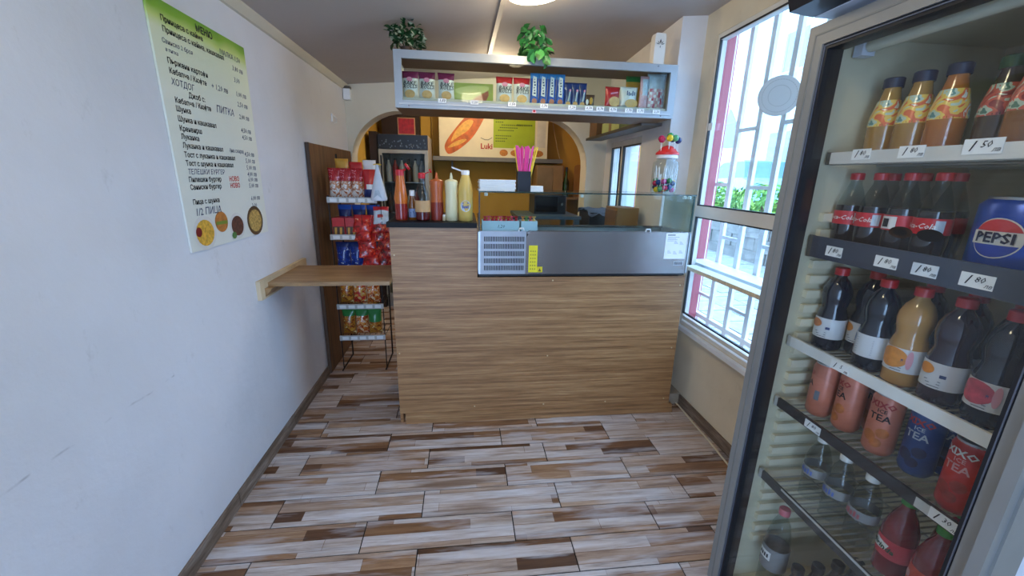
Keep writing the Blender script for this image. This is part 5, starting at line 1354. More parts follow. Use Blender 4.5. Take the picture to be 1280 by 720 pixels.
# ------------------------------------------------------------------ the glass-door fridge on the right
FX, FY0, FY1 = 0.849, 0.425, 1.043        # door plane and its two vertical edges
fr = thing('glass_door_fridge', 'tall glass-door drinks fridge with grey door frame against the right wall', 'fridge', (1.13, 0.735, 0))
G = dict(parent=fr, world=True)
fr_white = mat('fridge_white', '#d4d9e2', 0.4, var=0.04)
liner_m = mat('fridge_liner', '#d3c8a8', 0.55, var=0.06)
bm = BM()
box(bm, 0.902, 1.405, FY0 + 0.01, FY0 + 0.030, 0.03, 1.835); box(bm, 0.902, 1.405, FY1 - 0.022, FY1 - 0.002, 0.03, 1.835)
box(bm, 1.385, 1.405, FY0 + 0.03, FY1 - 0.022, 0.03, 1.835); box(bm, 0.902, 1.385, FY0 + 0.03, FY1 - 0.022, 1.800, 1.835); box(bm, 0.902, 1.385, FY0 + 0.03, FY1 - 0.022, 0.03, 0.125)
obj('cabinet', bm, fr_white, bev=0.003, **G)
for x in (0.93, 1.36):
    for y in (FY0 + 0.05, FY1 - 0.05): obj('foot', lathe(BM(), [(0.018, 0.0), (0.018, 0.01), (0.010, 0.03)], 12, x, y), black_m, **G)
bm = BM()
IY0, IY1 = FY0 + 0.040, FY1 - 0.034
box(bm, 0.906, 1.384, FY1 - 0.0335, FY1 - 0.0225, 0.126, 1.799); box(bm, 0.906, 1.384, FY0 + 0.0305, FY0 + 0.0395, 0.126, 1.799)
box(bm, 1.372, 1.384, IY0, IY1, 0.126, 1.799); box(bm, 0.906, 1.372, IY0, IY1, 1.79, 1.799); box(bm, 0.906, 1.372, IY0, IY1, 0.126, 0.134)
ln = obj('liner', bm, liner_m, **G)
rib_src = None
for side in (0, 1):
    for k in range(26):
        z = 0.30 + k * 0.0425
        if rib_src is None:
            b_ = BM(); box(b_, -0.205, 0.205, -0.009, 0.006, -0.011, 0.011)
            rib_src = obj('rib', b_, mat('liner_rib', '#e2d7b8', 0.5, var=0.05), ln, bev=0.004); o = rib_src
        else: o = rib_src.copy(); COL.objects.link(o); o.parent = ln
        o.location = Vector((1.155, (IY1 - 0.006) if side else (IY0 + 0.006), z)) - Vector((1.13, 0.735, 0))
# light tube housing at the top
obj('light_tube', tube(BM(), [(0.955, FY0 + 0.07, 1.765), (0.955, FY1 - 0.07, 1.765)], 0.014, 10), mat('tube_glass', '#c9c6ae', 0.3), smooth=True, **G)
for y in (FY0 + 0.055, FY1 - 0.055): obj('tube_holder', mkbox(0.938, 0.972, y - 0.012, y + 0.012, 1.745, 1.790), fr_white, bev=0.003, **G)
# door
bm = BM()
def dframe(bm, x0, x1, y0, y1, z0, z1, w, wz=None): 
    wz = wz or w
    box(bm, x0, x1, y0, y1, z0, z0 + wz); box(bm, x0, x1, y0, y1, z1 - wz, z1); box(bm, x0, x1, y0, y0 + w, z0 + wz, z1 - wz); box(bm, x0, x1, y1 - w, y1, z0 + wz, z1 - wz); return bm
door_m = mat('door_grey', '#8b8c89', 0.4, 0.25, var=0.04)
dr = obj('door_frame', dframe(bm, FX, 0.899, FY0, FY1, 0.10, 1.816, 0.047), door_m, bev=0.004, **G)
obj('door_groove', dframe(BM(), FX - 0.0012, FX + 0.002, FY0 + 0.020, FY1 - 0.020, 0.12, 1.796, 0.004), mat('groove_grey', '#767773', 0.4), dr, world=True)
obj('gasket', dframe(BM(), FX + 0.004, 0.896, FY0 + 0.046, FY1 - 0.046, 0.146, 1.770, 0.014), mat('gasket_black', '#15171c', 0.45), dr, world=True)
obj('gasket_line', dframe(BM(), FX + 0.002, FX + 0.006, FY0 + 0.051, FY1 - 0.051, 0.151, 1.765, 0.0022), mat('gasket_line', '#6b7280', 0.3, 0.4), dr, world=True)
obj('door_glass', mkbox(FX + 0.012, FX + 0.017, FY0 + 0.05, FY1 - 0.05, 0.15, 1.766), glass('fridge_glass', '#f7f9f9', 1.30, 0.0, 1.0, 0.012), dr, world=True)
obj('handle', mkbox(FX - 0.016, FX, FY0 + 0.004, FY0 + 0.022, 0.62, 1.25), door_m, dr, world=True, bev=0.004)
# header canopy above the door
bm = BM()
pr = [(0.846, 1.838), (0.846, 2.06), (0.83, 2.075), (0.792, 2.075), (0.775, 2.05), (0.770, 1.88), (0.782, 1.845)]
v0 = [bm.verts.new((x, FY0, z)) for x, z in pr]; v1 = [bm.verts.new((x, FY1 - 0.004, z)) for x, z in pr]
bm.faces.new(v0); bm.faces.new(v1[::-1])
for i in range(len(pr)): bm.faces.new((v0[i], v1[i], v1[(i + 1) % len(pr)], v0[(i + 1) % len(pr)]))
hd_ = obj('header', bm, mat('header_navy', '#15161d', 0.3, var=0.15), **G)
obj('header_body', mkbox(0.846, 1.40, FY0 + 0.005, FY1 - 0.009, 1.836, 2.06), fr_white, bev=0.004, **G)
bm = BM(); q = [(0.782, 1.868), (0.782, 2.045), (0.838, 2.055), (0.838, 1.868)]
a = [bm.verts.new((x, FY1 - 0.004, z)) for x, z in q]; b = [bm.verts.new((x, FY1 + 0.0005, z)) for x, z in q]
bm.faces.new(a[::-1]); bm.faces.new(b)
for i in range(4): bm.faces.new((a[i], b[i], b[(i + 1) % 4], a[(i + 1) % 4]))
obj('end_cap', bm, mat('cap_grey', '#9a9ba0', 0.4), hd_, world=True)
obj('front_sign', mkbox(0.7665, 0.7715, FY0 + 0.02, FY1 - 0.03, 1.89, 2.04), mat('sign_grey', '#8f9096', 0.4), hd_, world=True)
# wire shelves with front rails
ZSH = [1.506, 1.268, 1.006, 0.812, 0.556]
rail_mats = [mat('rail_white', '#d2d0c8', 0.5), mat('rail_charcoal', '#3d4350', 0.4), mat('rail_white2', '#e2e1da', 0.5), mat('rail_dark', '#2c2a2b', 0.4), mat('rail_dark2', '#3a3835', 0.4)]
for z, rm, nm in zip(ZSH, rail_mats, range(5)):
    bm = BM()
    for k in range(30):
        y = IY0 + 0.012 + k * (IY1 - IY0 - 0.024) / 29; tube(bm, [(0.938, y, z - 0.003), (1.365, y, z - 0.003)], 0.0030, 4)
    for x in (0.94, 1.08, 1.22, 1.36): tube(bm, [(x, IY0 + 0.006, z - 0.008), (x, IY1 - 0.006, z - 0.008)], 0.003, 5)
    s_ = stuff(obj('wire_shelf', bm, mat('wire_grey', '#b9b6aa', 0.4, 0.4), **G))
    hz = 0.012 if nm != 1 else 0.026
    obj('price_rail', mkbox(0.927, 0.934, IY0 + 0.004, IY1 - 0.020, z - 0.008, z + 2 * hz - 0.004), rm, s_, world=True, bev=0.001, segs=1)
    obj('rail_end', mkbox(0.9265, 0.9345, IY1 - 0.020, IY1 - 0.008, z - 0.009, z + 2 * hz - 0.003), mat('rail_end', '#55534c', 0.5) if nm in (0, 1) else strip_m, s_, world=True)
# lower rails: white ends and stripes as seen on the two lowest shelves
obj('rail_insert', mkbox(0.9255, 0.927, IY0 + 0.004, 0.60, 0.807, 0.829), strip_m, **G)
obj('rail_insert', mkbox(0.9255, 0.927, IY0 + 0.004, IY1 - 0.10, 0.571, 0.577), strip_m, **G)

# ---- drinks
cap_red = mat('cap_red', '#c41d24', 0.35); cap_navy = mat('cap_navy', '#1d2340', 0.4); cap_white2 = mat('cap_ivory', '#dcdad0', 0.4); cap_black = mat('cap_black', '#141519', 0.35)
cola_m = mat('cola_liquid', '#1b0f0d', 0.12, var=0.2, coat=0.6); dark_m = mat('dark_juice', '#131826', 0.12, var=0.2, coat=0.6)
def liquid(n, c): return mat('drink_' + n, c, 0.14, var=0.12, scale=6, coat=0.6)
FROT = -PI / 2
def back(x, y):      # rows stand a little behind the front rail
    return x + 0.030, min(y * 1.031, 0.974)
def drink(name, label, x, y, z, prof, liq, cap_c, cap_z, cap_r, label_z=None, label_m=None, label_r=None, cap_h=0.016, clear_from=None, deco=None, group=None, rz=0.0, s=1.0):
    x, y = back(x, y)
    t = thing(name, label, 'bottle', (x, y, z), FROT + rz, group)
    if clear_from is None:
        obj('body', lathe(BM(), prof, 20), liq, t, smooth=True)
    else:
        lo = [p for p in prof if p[1] <= clear_from]; hi = [lo[-1]] + [p for p in prof if p[1] > clear_from]
        obj('drink', lathe(BM(), lo, 20), liq, t, smooth=True); obj('bottle_neck', lathe(BM(), hi, 20, cap=False), pet_m, t, smooth=True)
    cp = obj('cap', lathe(BM(), [(cap_r, cap_z), (cap_r, cap_z + cap_h), (cap_r * 0.85, cap_z + cap_h + 0.002)], 16), cap_c, t, smooth=True)
    if label_m is not None:
        lb = obj('label', lathe(BM(), [(label_r, label_z[0]), (label_r, label_z[1])], 24, cap=False), label_m, t, smooth=True)
        if deco: deco(lb, label_r + 0.0006, label_z)
    return t
def patch(parent, name, R, pts, m, off=0.0006):
    bm = BM(); bm.faces.new([bm.verts.new((x, -off, z)) for x, z in pts]); 
    bmesh.ops.triangulate(bm, faces=bm.faces); bmesh.ops.subdivide_edges(bm, edges=bm.edges[:], cuts=2, use_grid_fill=True)
    obj(name, wrap(bm, R), m, parent)
def oval(cx, cz, rx, rz, n=14): return [(cx + rx * math.cos(2 * PI * i / n), cz + rz * math.sin(2 * PI * i / n)) for i in range(n)]
def wtext(parent, name, s, size, R, x, z, m, shear=0, bold=0.01, rot=0.0):
    bm = BM(); put_text(bm, s, size, x, -0.0008, z, shear=shear, bold=bold, rot=rot); obj(name, wrap(bm, R), m, parent)

# top shelf: juices with navy caps
JP = [(0.027, 0), (0.031, 0.004), (0.032, 0.080), (0.030, 0.100), (0.020, 0.142), (0.0165, 0.160), (0.0165, 0.168)]
def juice_deco(fruit, leafc):
    def f(lb, R, z):
        patch(lb, 'printed_fruit', R * 0.93, oval(-0.004, 0.107, 0.016, 0.013), fruit, 0.0035)
        patch(lb, 'printed_leaf', R * 0.93, oval(0.010, 0.120, 0.010, 0.006), leafc, 0.0038)
    return f
juice_l = printfoil('juice', ('#5f8a86', '#b9cbb8', '#e6c25a', '#dc6a3c', '#d8dccb'), 30); juice_r = printfoil('juiceberry', ('#4f7a6a', '#b9cbb8', '#c85a4a', '#8a2a34', '#d8dccb'), 30); fr_o = mat('print_peach', '#e08a4a', 0.5, var=0.25, scale=60); fr_r = mat('print_berry', '#a83a4a', 0.5, var=0.25, scale=60)
def juice_bottle(lab, y, liq, fruit, cap_c, x=0.978):
    x, y = back(x, y)
    t = thing('juice_bottle', lab, 'bottle', (x, y, ZSH[0]), FROT, 'juice bottles on the top shelf')
    obj('body', lathe(BM(), JP, 20), liq, t, smooth=True)
    obj('cap', lathe(BM(), [(0.0195, 0.164), (0.0195, 0.184), (0.017, 0.186)], 18), cap_c, t, smooth=True)
    lb = obj('label', lathe(BM(), [(0.0322, 0.078), (0.0308, 0.100), (0.0225, 0.136)], 24, cap=False), juice_l if fruit is fr_o else juice_r, t, smooth=True)
liq_pe = liquid('peach', '#a8652a'); liq_pa = liquid('pear', '#a37a3a'); liq_mu = liquid('multi', '#8a5a32')
juice_bottle('amber juice bottle with navy cap, far end of the top fridge shelf', 0.915, liq_pa, fr_o, cap_navy)
juice_bottle('amber juice bottle with navy cap, second on the top fridge shelf', 0.850, liq_pa, fr_o, cap_navy)
juice_bottle('orange juice bottle with navy cap, third on the top fridge shelf', 0.785, liq_pe, fr_o, cap_navy)
juice_bottle('dark juice bottle with green cap set back on the top fridge shelf', 0.722, liquid('dim', '#4a3a30'), MATS['print_grey'], mat('cap_green', '#2c5a24', 0.4), 1.01)
juice_bottle('brown juice bottle with berry label on the top fridge shelf', 0.655, liq_mu, fr_r, mat('cap_green', '#2c5a24', 0.4))
juice_bottle('brown juice bottle nearest the hinge on the top fridge shelf', 0.588, liq_mu, fr_r, mat('cap_green', '#2c5a24', 0.4))

# second shelf: cola bottles and big blue cans
CP = [(0.026, 0), (0.0305, 0.004), (0.031, 0.020), (0.029, 0.040), (0.0315, 0.065), (0.0318, 0.110), (0.030, 0.130), (0.020, 0.165), (0.0125, 0.185), (0.0125, 0.196)]
lab_red = mat('cola_label', '#c9202b', 0.45, var=0.06)
def cola_deco(slot):
    def f(lb, R, z):
        wtext(lb, 'white_script', 'Coca-Cola', 0.0155, R, -0.012, (z[0] + z[1]) / 2, F_white, 0.25, 0.012)
        patch(lb, 'nutrition_panel', R, [(0.020, z[0] + .004), (0.036, z[0] + .004), (0.036, z[1] - .004), (0.020, z[1] - .004)], F_silver)
    return f
def code_deco(lb, R, z):
    patch(lb, 'nutrition_panel', R, [(-0.022, z[0] + .003), (0.012, z[0] + .003), (0.012, z[1] - .003), (-0.022, z[1] - .003)], F_white)
    patch(lb, 'printed_code', R, [(-0.016, z[0] + .007), (-0.002, z[0] + .007), (-0.002, z[1] - .008), (-0.016, z[1] - .008)], print_black, 0.0012)
for i, (y, nm) in enumerate(((0.953, 'far end'), (0.884, 'second place'), (0.815, 'third place'), (0.752, 'fourth place'))):
    drink('cola_bottle', 'cola bottle with red cap and red label, %s on the second fridge shelf' % nm, 0.972, y, ZSH[1], CP, cola_m, cap_red, 0.193, 0.0148, (0.082, 0.116), lab_red, 0.0322, clear_from=0.130, deco=code_deco if i == 2 else cola_deco(0), group='cola bottles', rz=(0.5, 0.15, 0.1, 0.2)[i], cap_h=0.015)
for i, (y, nm) in enumerate(((0.918, 'second row, left'), (0.849, 'second row, middle'), (0.780, 'second row, right'))):
    drink('cola_bottle', 'cola bottle standing behind the front row on the second shelf, %s' % ('left', 'middle', 'right')[i], 1.045, y, ZSH[1], CP, cola_m, cap_red, 0.193, 0.0148, (0.082, 0.116), lab_red, 0.0322, clear_from=0.130, group='cola bottles')
pep_m = mat('can_blue', '#1c49b5', 0.28, 0.35, var=0.1, scale=4)
can_top = mat('can_top', '#c0c4c8', 0.3, 0.8)
def can(name, label, x, y, z, r, h, m, deco=None, rz=0.0, group=None):
    x, y = back(x, y)
    t = thing(name, label, 'can', (x, y, z), FROT + rz, group)
    obj('body', lathe(BM(), [(r * 0.78, 0), (r * 0.95, 0.008), (r, 0.014), (r, h - 0.016), (r * 0.86, h - 0.004)], 28), m, t, smooth=True)
    tp = obj('lid', lathe(BM(), [(r * 0.87, h - 0.005), (r * 0.88, h), (r * 0.82, h), (r * 0.80, h - 0.004)], 24), can_top, t, smooth=True)
    obj('pull_tab', mkbox(-0.006, 0.006, -0.002, 0.014, h - 0.003, h - 0.0015), can_top, tp)
    if deco: deco(t, r)
    return t
def pep_deco(t, R):
    o_ = 0.0008; cx, cz, r_ = 0.012, 0.092, 0.037
    patch(t, 'white_ring', R, oval(cx, cz, r_, r_, 32), F_white, o_)
    patch(t, 'blue_disc', R, oval(cx, cz, r_ * .94, r_ * .94, 32), mat('logo_blue', '#2742a8', 0.4), o_ * 2)
    top = [(cx + r_ * .94 * math.cos(a), cz + r_ * .94 * math.sin(a)) for a in [PI * 0.12 + (PI * 0.76) * i / 14 for i in range(15)]]
    patch(t, 'red_cap', R, top, mat('logo_red', '#d8414a', 0.4), o_ * 3)
    patch(t, 'white_band', R, [(cx - r_ * .95, cz - .012), (cx + r_ * .95, cz - .012), (cx + r_ * .95, cz + .0125), (cx - r_ * .95, cz + .0125)], F_white, o_ * 4)
    wtext(t, 'lettering', 'PEPSI', 0.026, R + o_ * 5, cx, cz, mat('logo_ink', '#1a2246', 0.5), 0, 0.03)
    patch(t, 'printed_code', R, [(-0.066, 0.012), (-0.050, 0.012), (-0.050, 0.030), (-0.066, 0.030)], F_silver, o_)
    patch(t, 'pale_stripe', R, [(-0.040, 0.016), (-0.038, 0.016), (-0.038, 0.145), (-0.040, 0.145)], F_sky, o_)
can('blue_can', 'big blue can with round red white and blue PEPSI emblem, second fridge shelf', 1.012, 0.625, ZSH[1], 0.072, 0.166, pep_m, pep_deco, -0.12)

# third shelf: large juice drinks with white labels and red caps
BP = [(0.029, 0), (0.034, 0.005), (0.0345, 0.030), (0.0345, 0.095), (0.0310, 0.108), (0.0278, 0.120), (0.0322, 0.140), (0.0338, 0.155), (0.0320, 0.170), (0.024, 0.190), (0.0135, 0.203), (0.013, 0.212)]
lw = mat('label_white', '#d6d6d6', 0.5, var=0.04)
orange_p = mat('print_orangeslice', '#d98a34', 0.5, var=0.2, scale=60); pome = mat('print_pomegranate', '#c04a5c', 0.5, var=0.35, scale=70)
def slice_deco(fruit, side=-1, big=False):
    def f(lb, R, z):
        zc = (z[0] + z[1]) / 2
        if big: patch(lb, 'printed_fruit', R, oval(-0.006, zc + 0.004, 0.030, 0.024, 20), fruit); patch(lb, 'printed_rim', R, oval(0.026, zc + 0.004, 0.006, 0.022, 12), mat('print_rose', '#d89aa4', 0.5), 0.001)
        else: patch(lb, 'printed_fruit', R, oval(side * 0.014, zc + 0.012, 0.016, 0.012), fruit)
        patch(lb, 'printed_badge', R, [(0.012, zc - 0.002), (0.022, zc - 0.002), (0.022, zc + 0.005), (0.012, zc + 0.005)], F_navy)
        bm = BM()
        for k in range(3): box(bm, -0.012 + 0.004 * k, 0.016, -0.0009, -0.0005, zc - 0.012 - k * 0.006, zc - 0.0105 - k * 0.006)
        obj('printed_lines', wrap(bm, R), MATS['print_grey'], lb)
    return f
def spec_deco(lb, R, z):
    zc = (z[0] + z[1]) / 2
    patch(lb, 'printed_panel', R, [(-0.034, zc + .004), (-0.016, zc + .004), (-0.016, zc + .020), (-0.034, zc + .020)], mat('print_paleblue', '#8aa0c8', 0.5))
    patch(lb, 'printed_code', R, [(-0.030, zc - .020), (-0.018, zc - .020), (-0.018, zc - .006), (-0.030, zc - .006)], MATS['print_grey'])
    bm = BM()
    for k in range(7): box(bm, -0.008, 0.030, -0.0009, -0.0005, zc - 0.020 + k * 0.006, zc - 0.0186 + k * 0.006)
    obj('printed_lines', wrap(bm, R), mat('print_palegrey', '#a5a8ae', 0.6), lb)
def big(label, y, liq, deco, x=0.978, rz=0.0, cap_c=None, lm=None):
    return drink('juice_drink_bottle', label, x, y, ZSH[2], BP, liq, cap_c or cap_red, 0.209, 0.0165, (0.034, 0.090), lm or lw, 0.0352, deco=deco, group='waisted drink bottles on the third shelf', rz=rz, cap_h=0.018)
big('dark waisted bottle with orange slice label, far end of the third fridge shelf', 0.930, dark_m, slice_deco(mat('print_apricot', '#c97a45', 0.5, var=0.3, scale=60)), rz=0.2)
big('dark waisted bottle tucked behind the two at the far end of the third shelf', 0.885, dark_m, slice_deco(orange_p), 1.035)
big('dark waisted bottle showing its small-print label on the third fridge shelf', 0.808, dark_m, spec_deco, rz=-0.1)
big('orange-yellow waisted bottle with orange print on the third fridge shelf', 0.733, liquid('orange', '#b98a4c'), slice_deco(orange_p, -1, True), rz=0.15)
big('dark purple waisted bottle with white label and blue badge on the third shelf', 0.655, liquid('grape', '#2a1c2c'), slice_deco(orange_p), rz=0.1)
big('dark waisted bottle with pink pomegranate label at the near end, third shelf', 0.575, dark_m, slice_deco(pome, -1, True))
for i, y in enumerate((0.770, 0.690, 0.615)):
    big('dark waisted bottle in the second row of the third shelf, %s' % ('left', 'middle', 'right')[i], y, liquid('grape', '#2a1c2c'), None, 1.056)

# fourth shelf: tea cans
tea_p = mat('tea_peach', '#c9765c', 0.35, 0.1, var=0.12, scale=20); tea_b = mat('tea_blue', '#274a86', 0.35, 0.15, var=0.2, scale=15); tea_r = mat('tea_red', '#c22f28', 0.35, 0.1, var=0.12, scale=20); blue_top = mat('tea_lid_blue', '#2f4f80', 0.35, 0.5)
def tea_deco(fruitm, txt, badge):
    def f(t, R):
        wtext(t, 'brand_lettering', 'XIXO', 0.021, R, 0.0, 0.132, badge, 0, 0.03)
        wtext(t, 'ice_lettering', 'ICE', 0.013, R, 0.002, 0.117, txt, 0, 0.02)
        wtext(t, 'tea_lettering', 'TEA', 0.024, R, 0.0, 0.099, txt, 0, 0.02)
        for cx, cz, r_ in ((-0.012, 0.048, 0.014), (0.012, 0.062, 0.013), (0.004, 0.034, 0.012)): patch(t, 'printed_fruit', R, oval(cx, cz, r_, r_), fruitm)
    return f
def code2(t, R):
    patch(t, 'printed_code', R, [(0.004, 0.050), (0.016, 0.050), (0.016, 0.078), (0.004, 0.078)], MATS['print_grey'])
    wtext(t, 'tea_lettering', 'TEA', 0.024, R, -0.026, 0.095, print_black, 0, 0.02, rot=0)
    wtext(t, 'brand_lettering', 'XIXO', 0.019, R, -0.030, 0.125, mat('tea_brand', '#a82a28', 0.5), 0, 0.03)
pf = mat('print_peachfruit', '#b9682e', 0.5, var=0.3, scale=50); bf = mat('print_darkberry', '#1f2a52', 0.5, var=0.4, scale=60); rf_ = mat('print_rosehip', '#a33a30', 0.5, var=0.3, scale=60)
CH = 0.158
can('tea_can', 'peach-coloured tea can showing its barcode at the far end of the fourth shelf', 0.978, 0.905, ZSH[3], 0.0318, CH, tea_p, code2, 0.1, 'peach tea cans')
can('tea_can', 'peach-coloured tea can, second on the fourth fridge shelf', 0.990, 0.834, ZSH[3], 0.0318, CH, tea_p, tea_deco(pf, print_black, MATS['tea_brand']), -0.3, 'peach tea cans')
can('tea_can', 'peach-coloured tea can set back on the fourth fridge shelf', 1.062, 0.815, ZSH[3], 0.0318, CH, tea_p, tea_deco(pf, print_black, MATS['tea_brand']), 0.1, 'peach tea cans')
can('tea_can', 'peach-coloured tea can next to the blue ones on the fourth shelf', 0.985, 0.742, ZSH[3], 0.0318, CH, tea_p, tea_deco(pf, print_black, MATS['tea_brand']), 0.35, 'peach tea cans')
badge_r = mat('badge_red', '#b8352f', 0.5)
can('tea_can', 'blue berry tea can beside the peach cans on the fourth shelf', 1.000, 0.668, ZSH[3], 0.0318, CH, tea_b, tea_deco(bf, F_silver, badge_r), 0.2, 'blue tea cans')
can('tea_can', 'blue berry tea can in the second row of the fourth shelf', 1.072, 0.660, ZSH[3], 0.0318, CH, tea_b, tea_deco(bf, F_silver, badge_r), 0.0, 'blue tea cans')
can('tea_can', 'blue berry tea can behind the red one on the fourth shelf', 1.052, 0.585, ZSH[3], 0.0318, CH, tea_b, tea_deco(bf, F_silver, badge_r), 0.0, 'blue tea cans')
can('tea_can', 'red tea can at the near end of the fourth fridge shelf', 0.968, 0.566, ZSH[3], 0.0318, CH, tea_r, tea_deco(rf_, F_pink, F_white), 0.05)

# fifth shelf: water and red lemonade
WP = [(0.028, 0), (0.032, 0.004), (0.031, 0.02), (0.0325, 0.03), (0.031, 0.045), (0.0325, 0.055), (0.0325, 0.115), (0.031, 0.128), (0.022, 0.160), (0.0125, 0.178), (0.0125, 0.186)]
wl = glass('water_label', '#b9bfd2', 1.3, 0.2, 1.0, 0.5)
def water_deco(m_):
    def f(lb, R, z):
        bm = BM()
        for k in range(5): box(bm, -0.020 + k * 0.008, -0.015 + k * 0.008, -0.0009, -0.0005, z[0] + 0.008, z[0] + 0.020 + 0.004 * (k % 2))
        obj('printed_letters', wrap(bm, R), m_, lb)
    return f
def water(label, x, y, z, deco, cap_c=None, lm=None):
    x, y = back(x, y)
    t = thing('water_bottle', label, 'bottle', (x, y, z), FROT, 'water bottles')
    obj('bottle', lathe(BM(), WP, 20, cap=False), pet_m, t, smooth=True)
    obj('cap', lathe(BM(), [(0.0150, 0.184), (0.0150, 0.199), (0.0135, 0.201)], 16), cap_c or cap_white2, t, smooth=True)
    lb = obj('label', lathe(BM(), [(0.0330, 0.078), (0.0330, 0.104)], 24, cap=False), lm or wl, t, smooth=True)
    deco(lb, 0.0336, (0.075, 0.108))
wd_b = water_deco(mat('print_waterblue', '#4a64a8', 0.5)); wd_r = water_deco(mat('print_waterred', '#b05a5a', 0.5))
water('clear water bottle at the far end of the fifth fridge shelf', 0.985, 0.872, ZSH[4], wd_b)
water('clear water bottle with ivory cap and blue print on the fifth shelf', 0.978, 0.795, ZSH[4], wd_b)
water('clear water bottle with ivory cap and red print on the fifth shelf', 0.976, 0.722, ZSH[4], wd_r)
RP = [(0.028, 0), (0.033, 0.004), (0.0335, 0.110), (0.032, 0.125), (0.022, 0.160), (0.0125, 0.180), (0.0125, 0.192)]
liq_red = liquid('lemonade', '#7a1420')
def mir_deco(lb, R, z):
    zc = (z[0] + z[1]) / 2
    patch(lb, 'white_swoosh', R, [(-0.030, zc - .012), (0.004, zc - .006), (0.010, zc + .010), (-0.020, zc + .016)], F_white)
    wtext(lb, 'green_lettering', 'Mirinda', 0.018, R + 0.0006, -0.006, zc + 0.001, mat('print_bottlegreen', '#1f4a30', 0.5), 0.1, 0.03, rot=0.12)
lem = mat('lemonade_label', '#cf3f4c', 0.45, var=0.1)
drink('lemonade_bottle', 'dark red lemonade bottle with red label and white swoosh on the fifth shelf', 0.978, 0.640, ZSH[4], RP, liq_red, mat('cap_leaf', '#2f8a34', 0.4), 0.190, 0.0150, (0.050, 0.098), lem, 0.0342, deco=mir_deco, group='lemonade bottles', cap_h=0.015)
drink('lemonade_bottle', 'dark red lemonade bottle with plain coral label nearest the hinge, fifth shelf', 0.968, 0.562, ZSH[4], RP, liq_red, mat('cap_leaf', '#2f8a34', 0.4), 0.190, 0.0150, (0.046, 0.096), mat('lemonade_label2', '#d5553f', 0.45, var=0.1), 0.0342, deco=lambda lb, R, z: patch(lb, 'printed_fruit', R, oval(-0.022, 0.070, 0.008, 0.010), F_pink), group='lemonade bottles', cap_h=0.015)
drink('lemonade_bottle', 'dark red lemonade bottle behind the front pair on the fifth shelf', 1.060, 0.600, ZSH[4], RP, liq_red, mat('cap_leaf', '#2f8a34', 0.4), 0.190, 0.0150, (0.050, 0.098), lem, 0.0342, group='lemonade bottles', cap_h=0.015)
# fridge floor
ZF = 0.134
BX = [(0.030, 0), (0.036, 0.005), (0.037, 0.20), (0.034, 0.235), (0.024, 0.290), (0.013, 0.318), (0.013, 0.328)]
t = thing('water_bottle', 'large clear bottle with red cap on the fridge floor', 'bottle', (0.978, 0.930, ZF), FROT, 'water bottles')
obj('bottle', lathe(BM(), BX, 20, cap=False), pet_m, t, smooth=True)
obj('cap', lathe(BM(), [(0.0155, 0.326), (0.0155, 0.344), (0.0140, 0.346)], 16), mat('cap_faded', '#c8636a', 0.4), t, smooth=True)
lb = obj('label', lathe(BM(), [(0.0375, 0.13), (0.0375, 0.21)], 24, cap=False), glass('water_rose', '#c9a8a0', 1.3, 0.2, 1.0, 0.4), t, smooth=True)
patch(lb, 'white_patch', 0.0381, [(-0.020, 0.165), (0.020, 0.165), (0.020, 0.195), (-0.020, 0.195)], F_white)
bm = BM()
for k_ in range(4): box(bm, -0.015 + k_ * 0.008, -0.010 + k_ * 0.008, -0.0014, -0.0010, 0.173, 0.186)
obj('printed_letters', wrap(bm, 0.0381), ink_m, lb)
BK = [(0.026, 0), (0.030, 0.004), (0.031, 0.130), (0.026, 0.160), (0.0125, 0.205), (0.0125, 0.222)]
for i, x in enumerate((0.928, 0.993, 1.058, 1.123)):
    drink('dark_bottle', '%s dark bottle with black cap counted from the door glass, fridge floor' % ordn[i], x, 0.802, ZF, BK, liquid('stout', '#2a1c14'), cap_black, 0.218, 0.0160, (0.05, 0.11), mat('stout_label', '#7a6440', 0.5, var=0.2), 0.0318, group='black-capped bottles', cap_h=0.020)

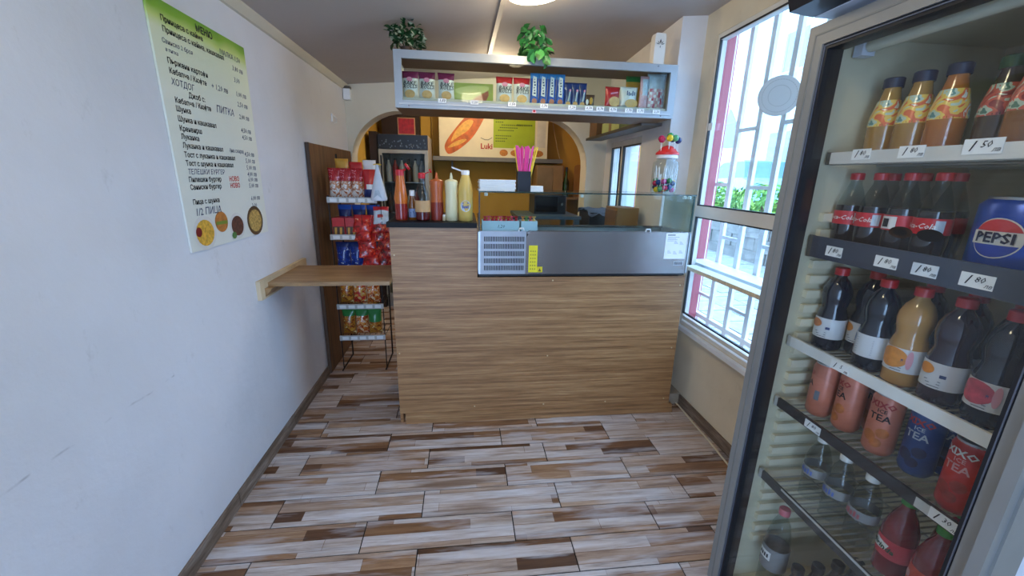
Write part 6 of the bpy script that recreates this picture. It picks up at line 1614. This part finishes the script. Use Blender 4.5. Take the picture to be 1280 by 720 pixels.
# price tags in the fridge (face the room, hung on the rails)
def ftag(y, z, w, h, label, main='1', sup='80', unit='лв', x=0.9262, tilt=0.0):
    t = thing('price_tag', label, 'price tag', (x, y, z), FROT, 'handwritten fridge price tags')
    obj('card', mkbox(-w / 2, w / 2, -0.0010, 0.0, -h / 2, h / 2), paper_m, t)
    bm = BM()
    put_text(bm, main, h * 0.95, -w * 0.30, -0.0016, 0.0, shear=0.45, bold=0.004)
    put_text(bm, sup, h * 0.62, w * 0.08, -0.0016, h * 0.10, shear=0.3, bold=0.006)
    put_text(bm, unit, h * 0.40, w * 0.36, -0.0016, -h * 0.24, shear=0.3, bold=0.006)
    obj('handwriting', bm, ink_m, t)
ftag(0.905, 1.518, 0.046, 0.024, 'handwritten 1.80 price tag at the far end of the top fridge rail')
ftag(0.793, 1.518, 0.052, 0.024, 'handwritten 1.80 price tag in the middle of the top fridge rail')
ftag(0.672, 1.521, 0.060, 0.027, 'handwritten 1.50 price tag on the top fridge rail', sup='50')
ftag(0.917, 1.285, 0.046, 0.025, 'handwritten 1.80 price tag under the far cola bottles')
ftag(0.785, 1.285, 0.050, 0.025, 'handwritten 1.80 price tag under the third cola bottle')
ftag(0.706, 1.285, 0.048, 0.025, 'handwritten 1.80 price tag left of the blue cans')
ftag(0.618, 1.285, 0.052, 0.026, 'handwritten 1.80 price tag under the blue cans')
ftag(0.828, 1.010, 0.050, 0.022, 'handwritten price tag on the white third fridge rail', sup='5')
ftag(0.860, 0.818, 0.050, 0.022, 'handwritten price tag on the dark fourth fridge rail', sup='80')
ftag(0.546, 0.820, 0.052, 0.024, 'handwritten 1.30 price tag under the red tea can', sup='30', x=0.9248)
# round dark stickers on the door glass in front of the cola bottles
for y, z, m_, nm in ((0.717, 1.360, mat('sticker_umber', '#2a1d14', 0.4, var=0.5, scale=60), 'left'), (0.664, 1.361, mat('sticker_char', '#141413', 0.4, var=0.4, scale=60), 'right')):
    t = thing('round_sticker', 'small dark oval sticker on the fridge door glass, %s one' % nm, 'sticker', (FX + 0.0118, y, z), FROT)
    bm = BM(); disc_xz(bm, 0, 0, 0.023, 0.0115, -0.0010, 18); disc_xz(bm, 0, 0, 0.023, 0.0115, -0.0002, 18); bmesh.ops.bridge_loops(bm, edges=bm.edges[:])
    obj('disc', bm, m_, t)
    obj('print', disc_xz(BM(), 0, 0, 0.014, 0.0065, -0.0014, 14), black_m, t)
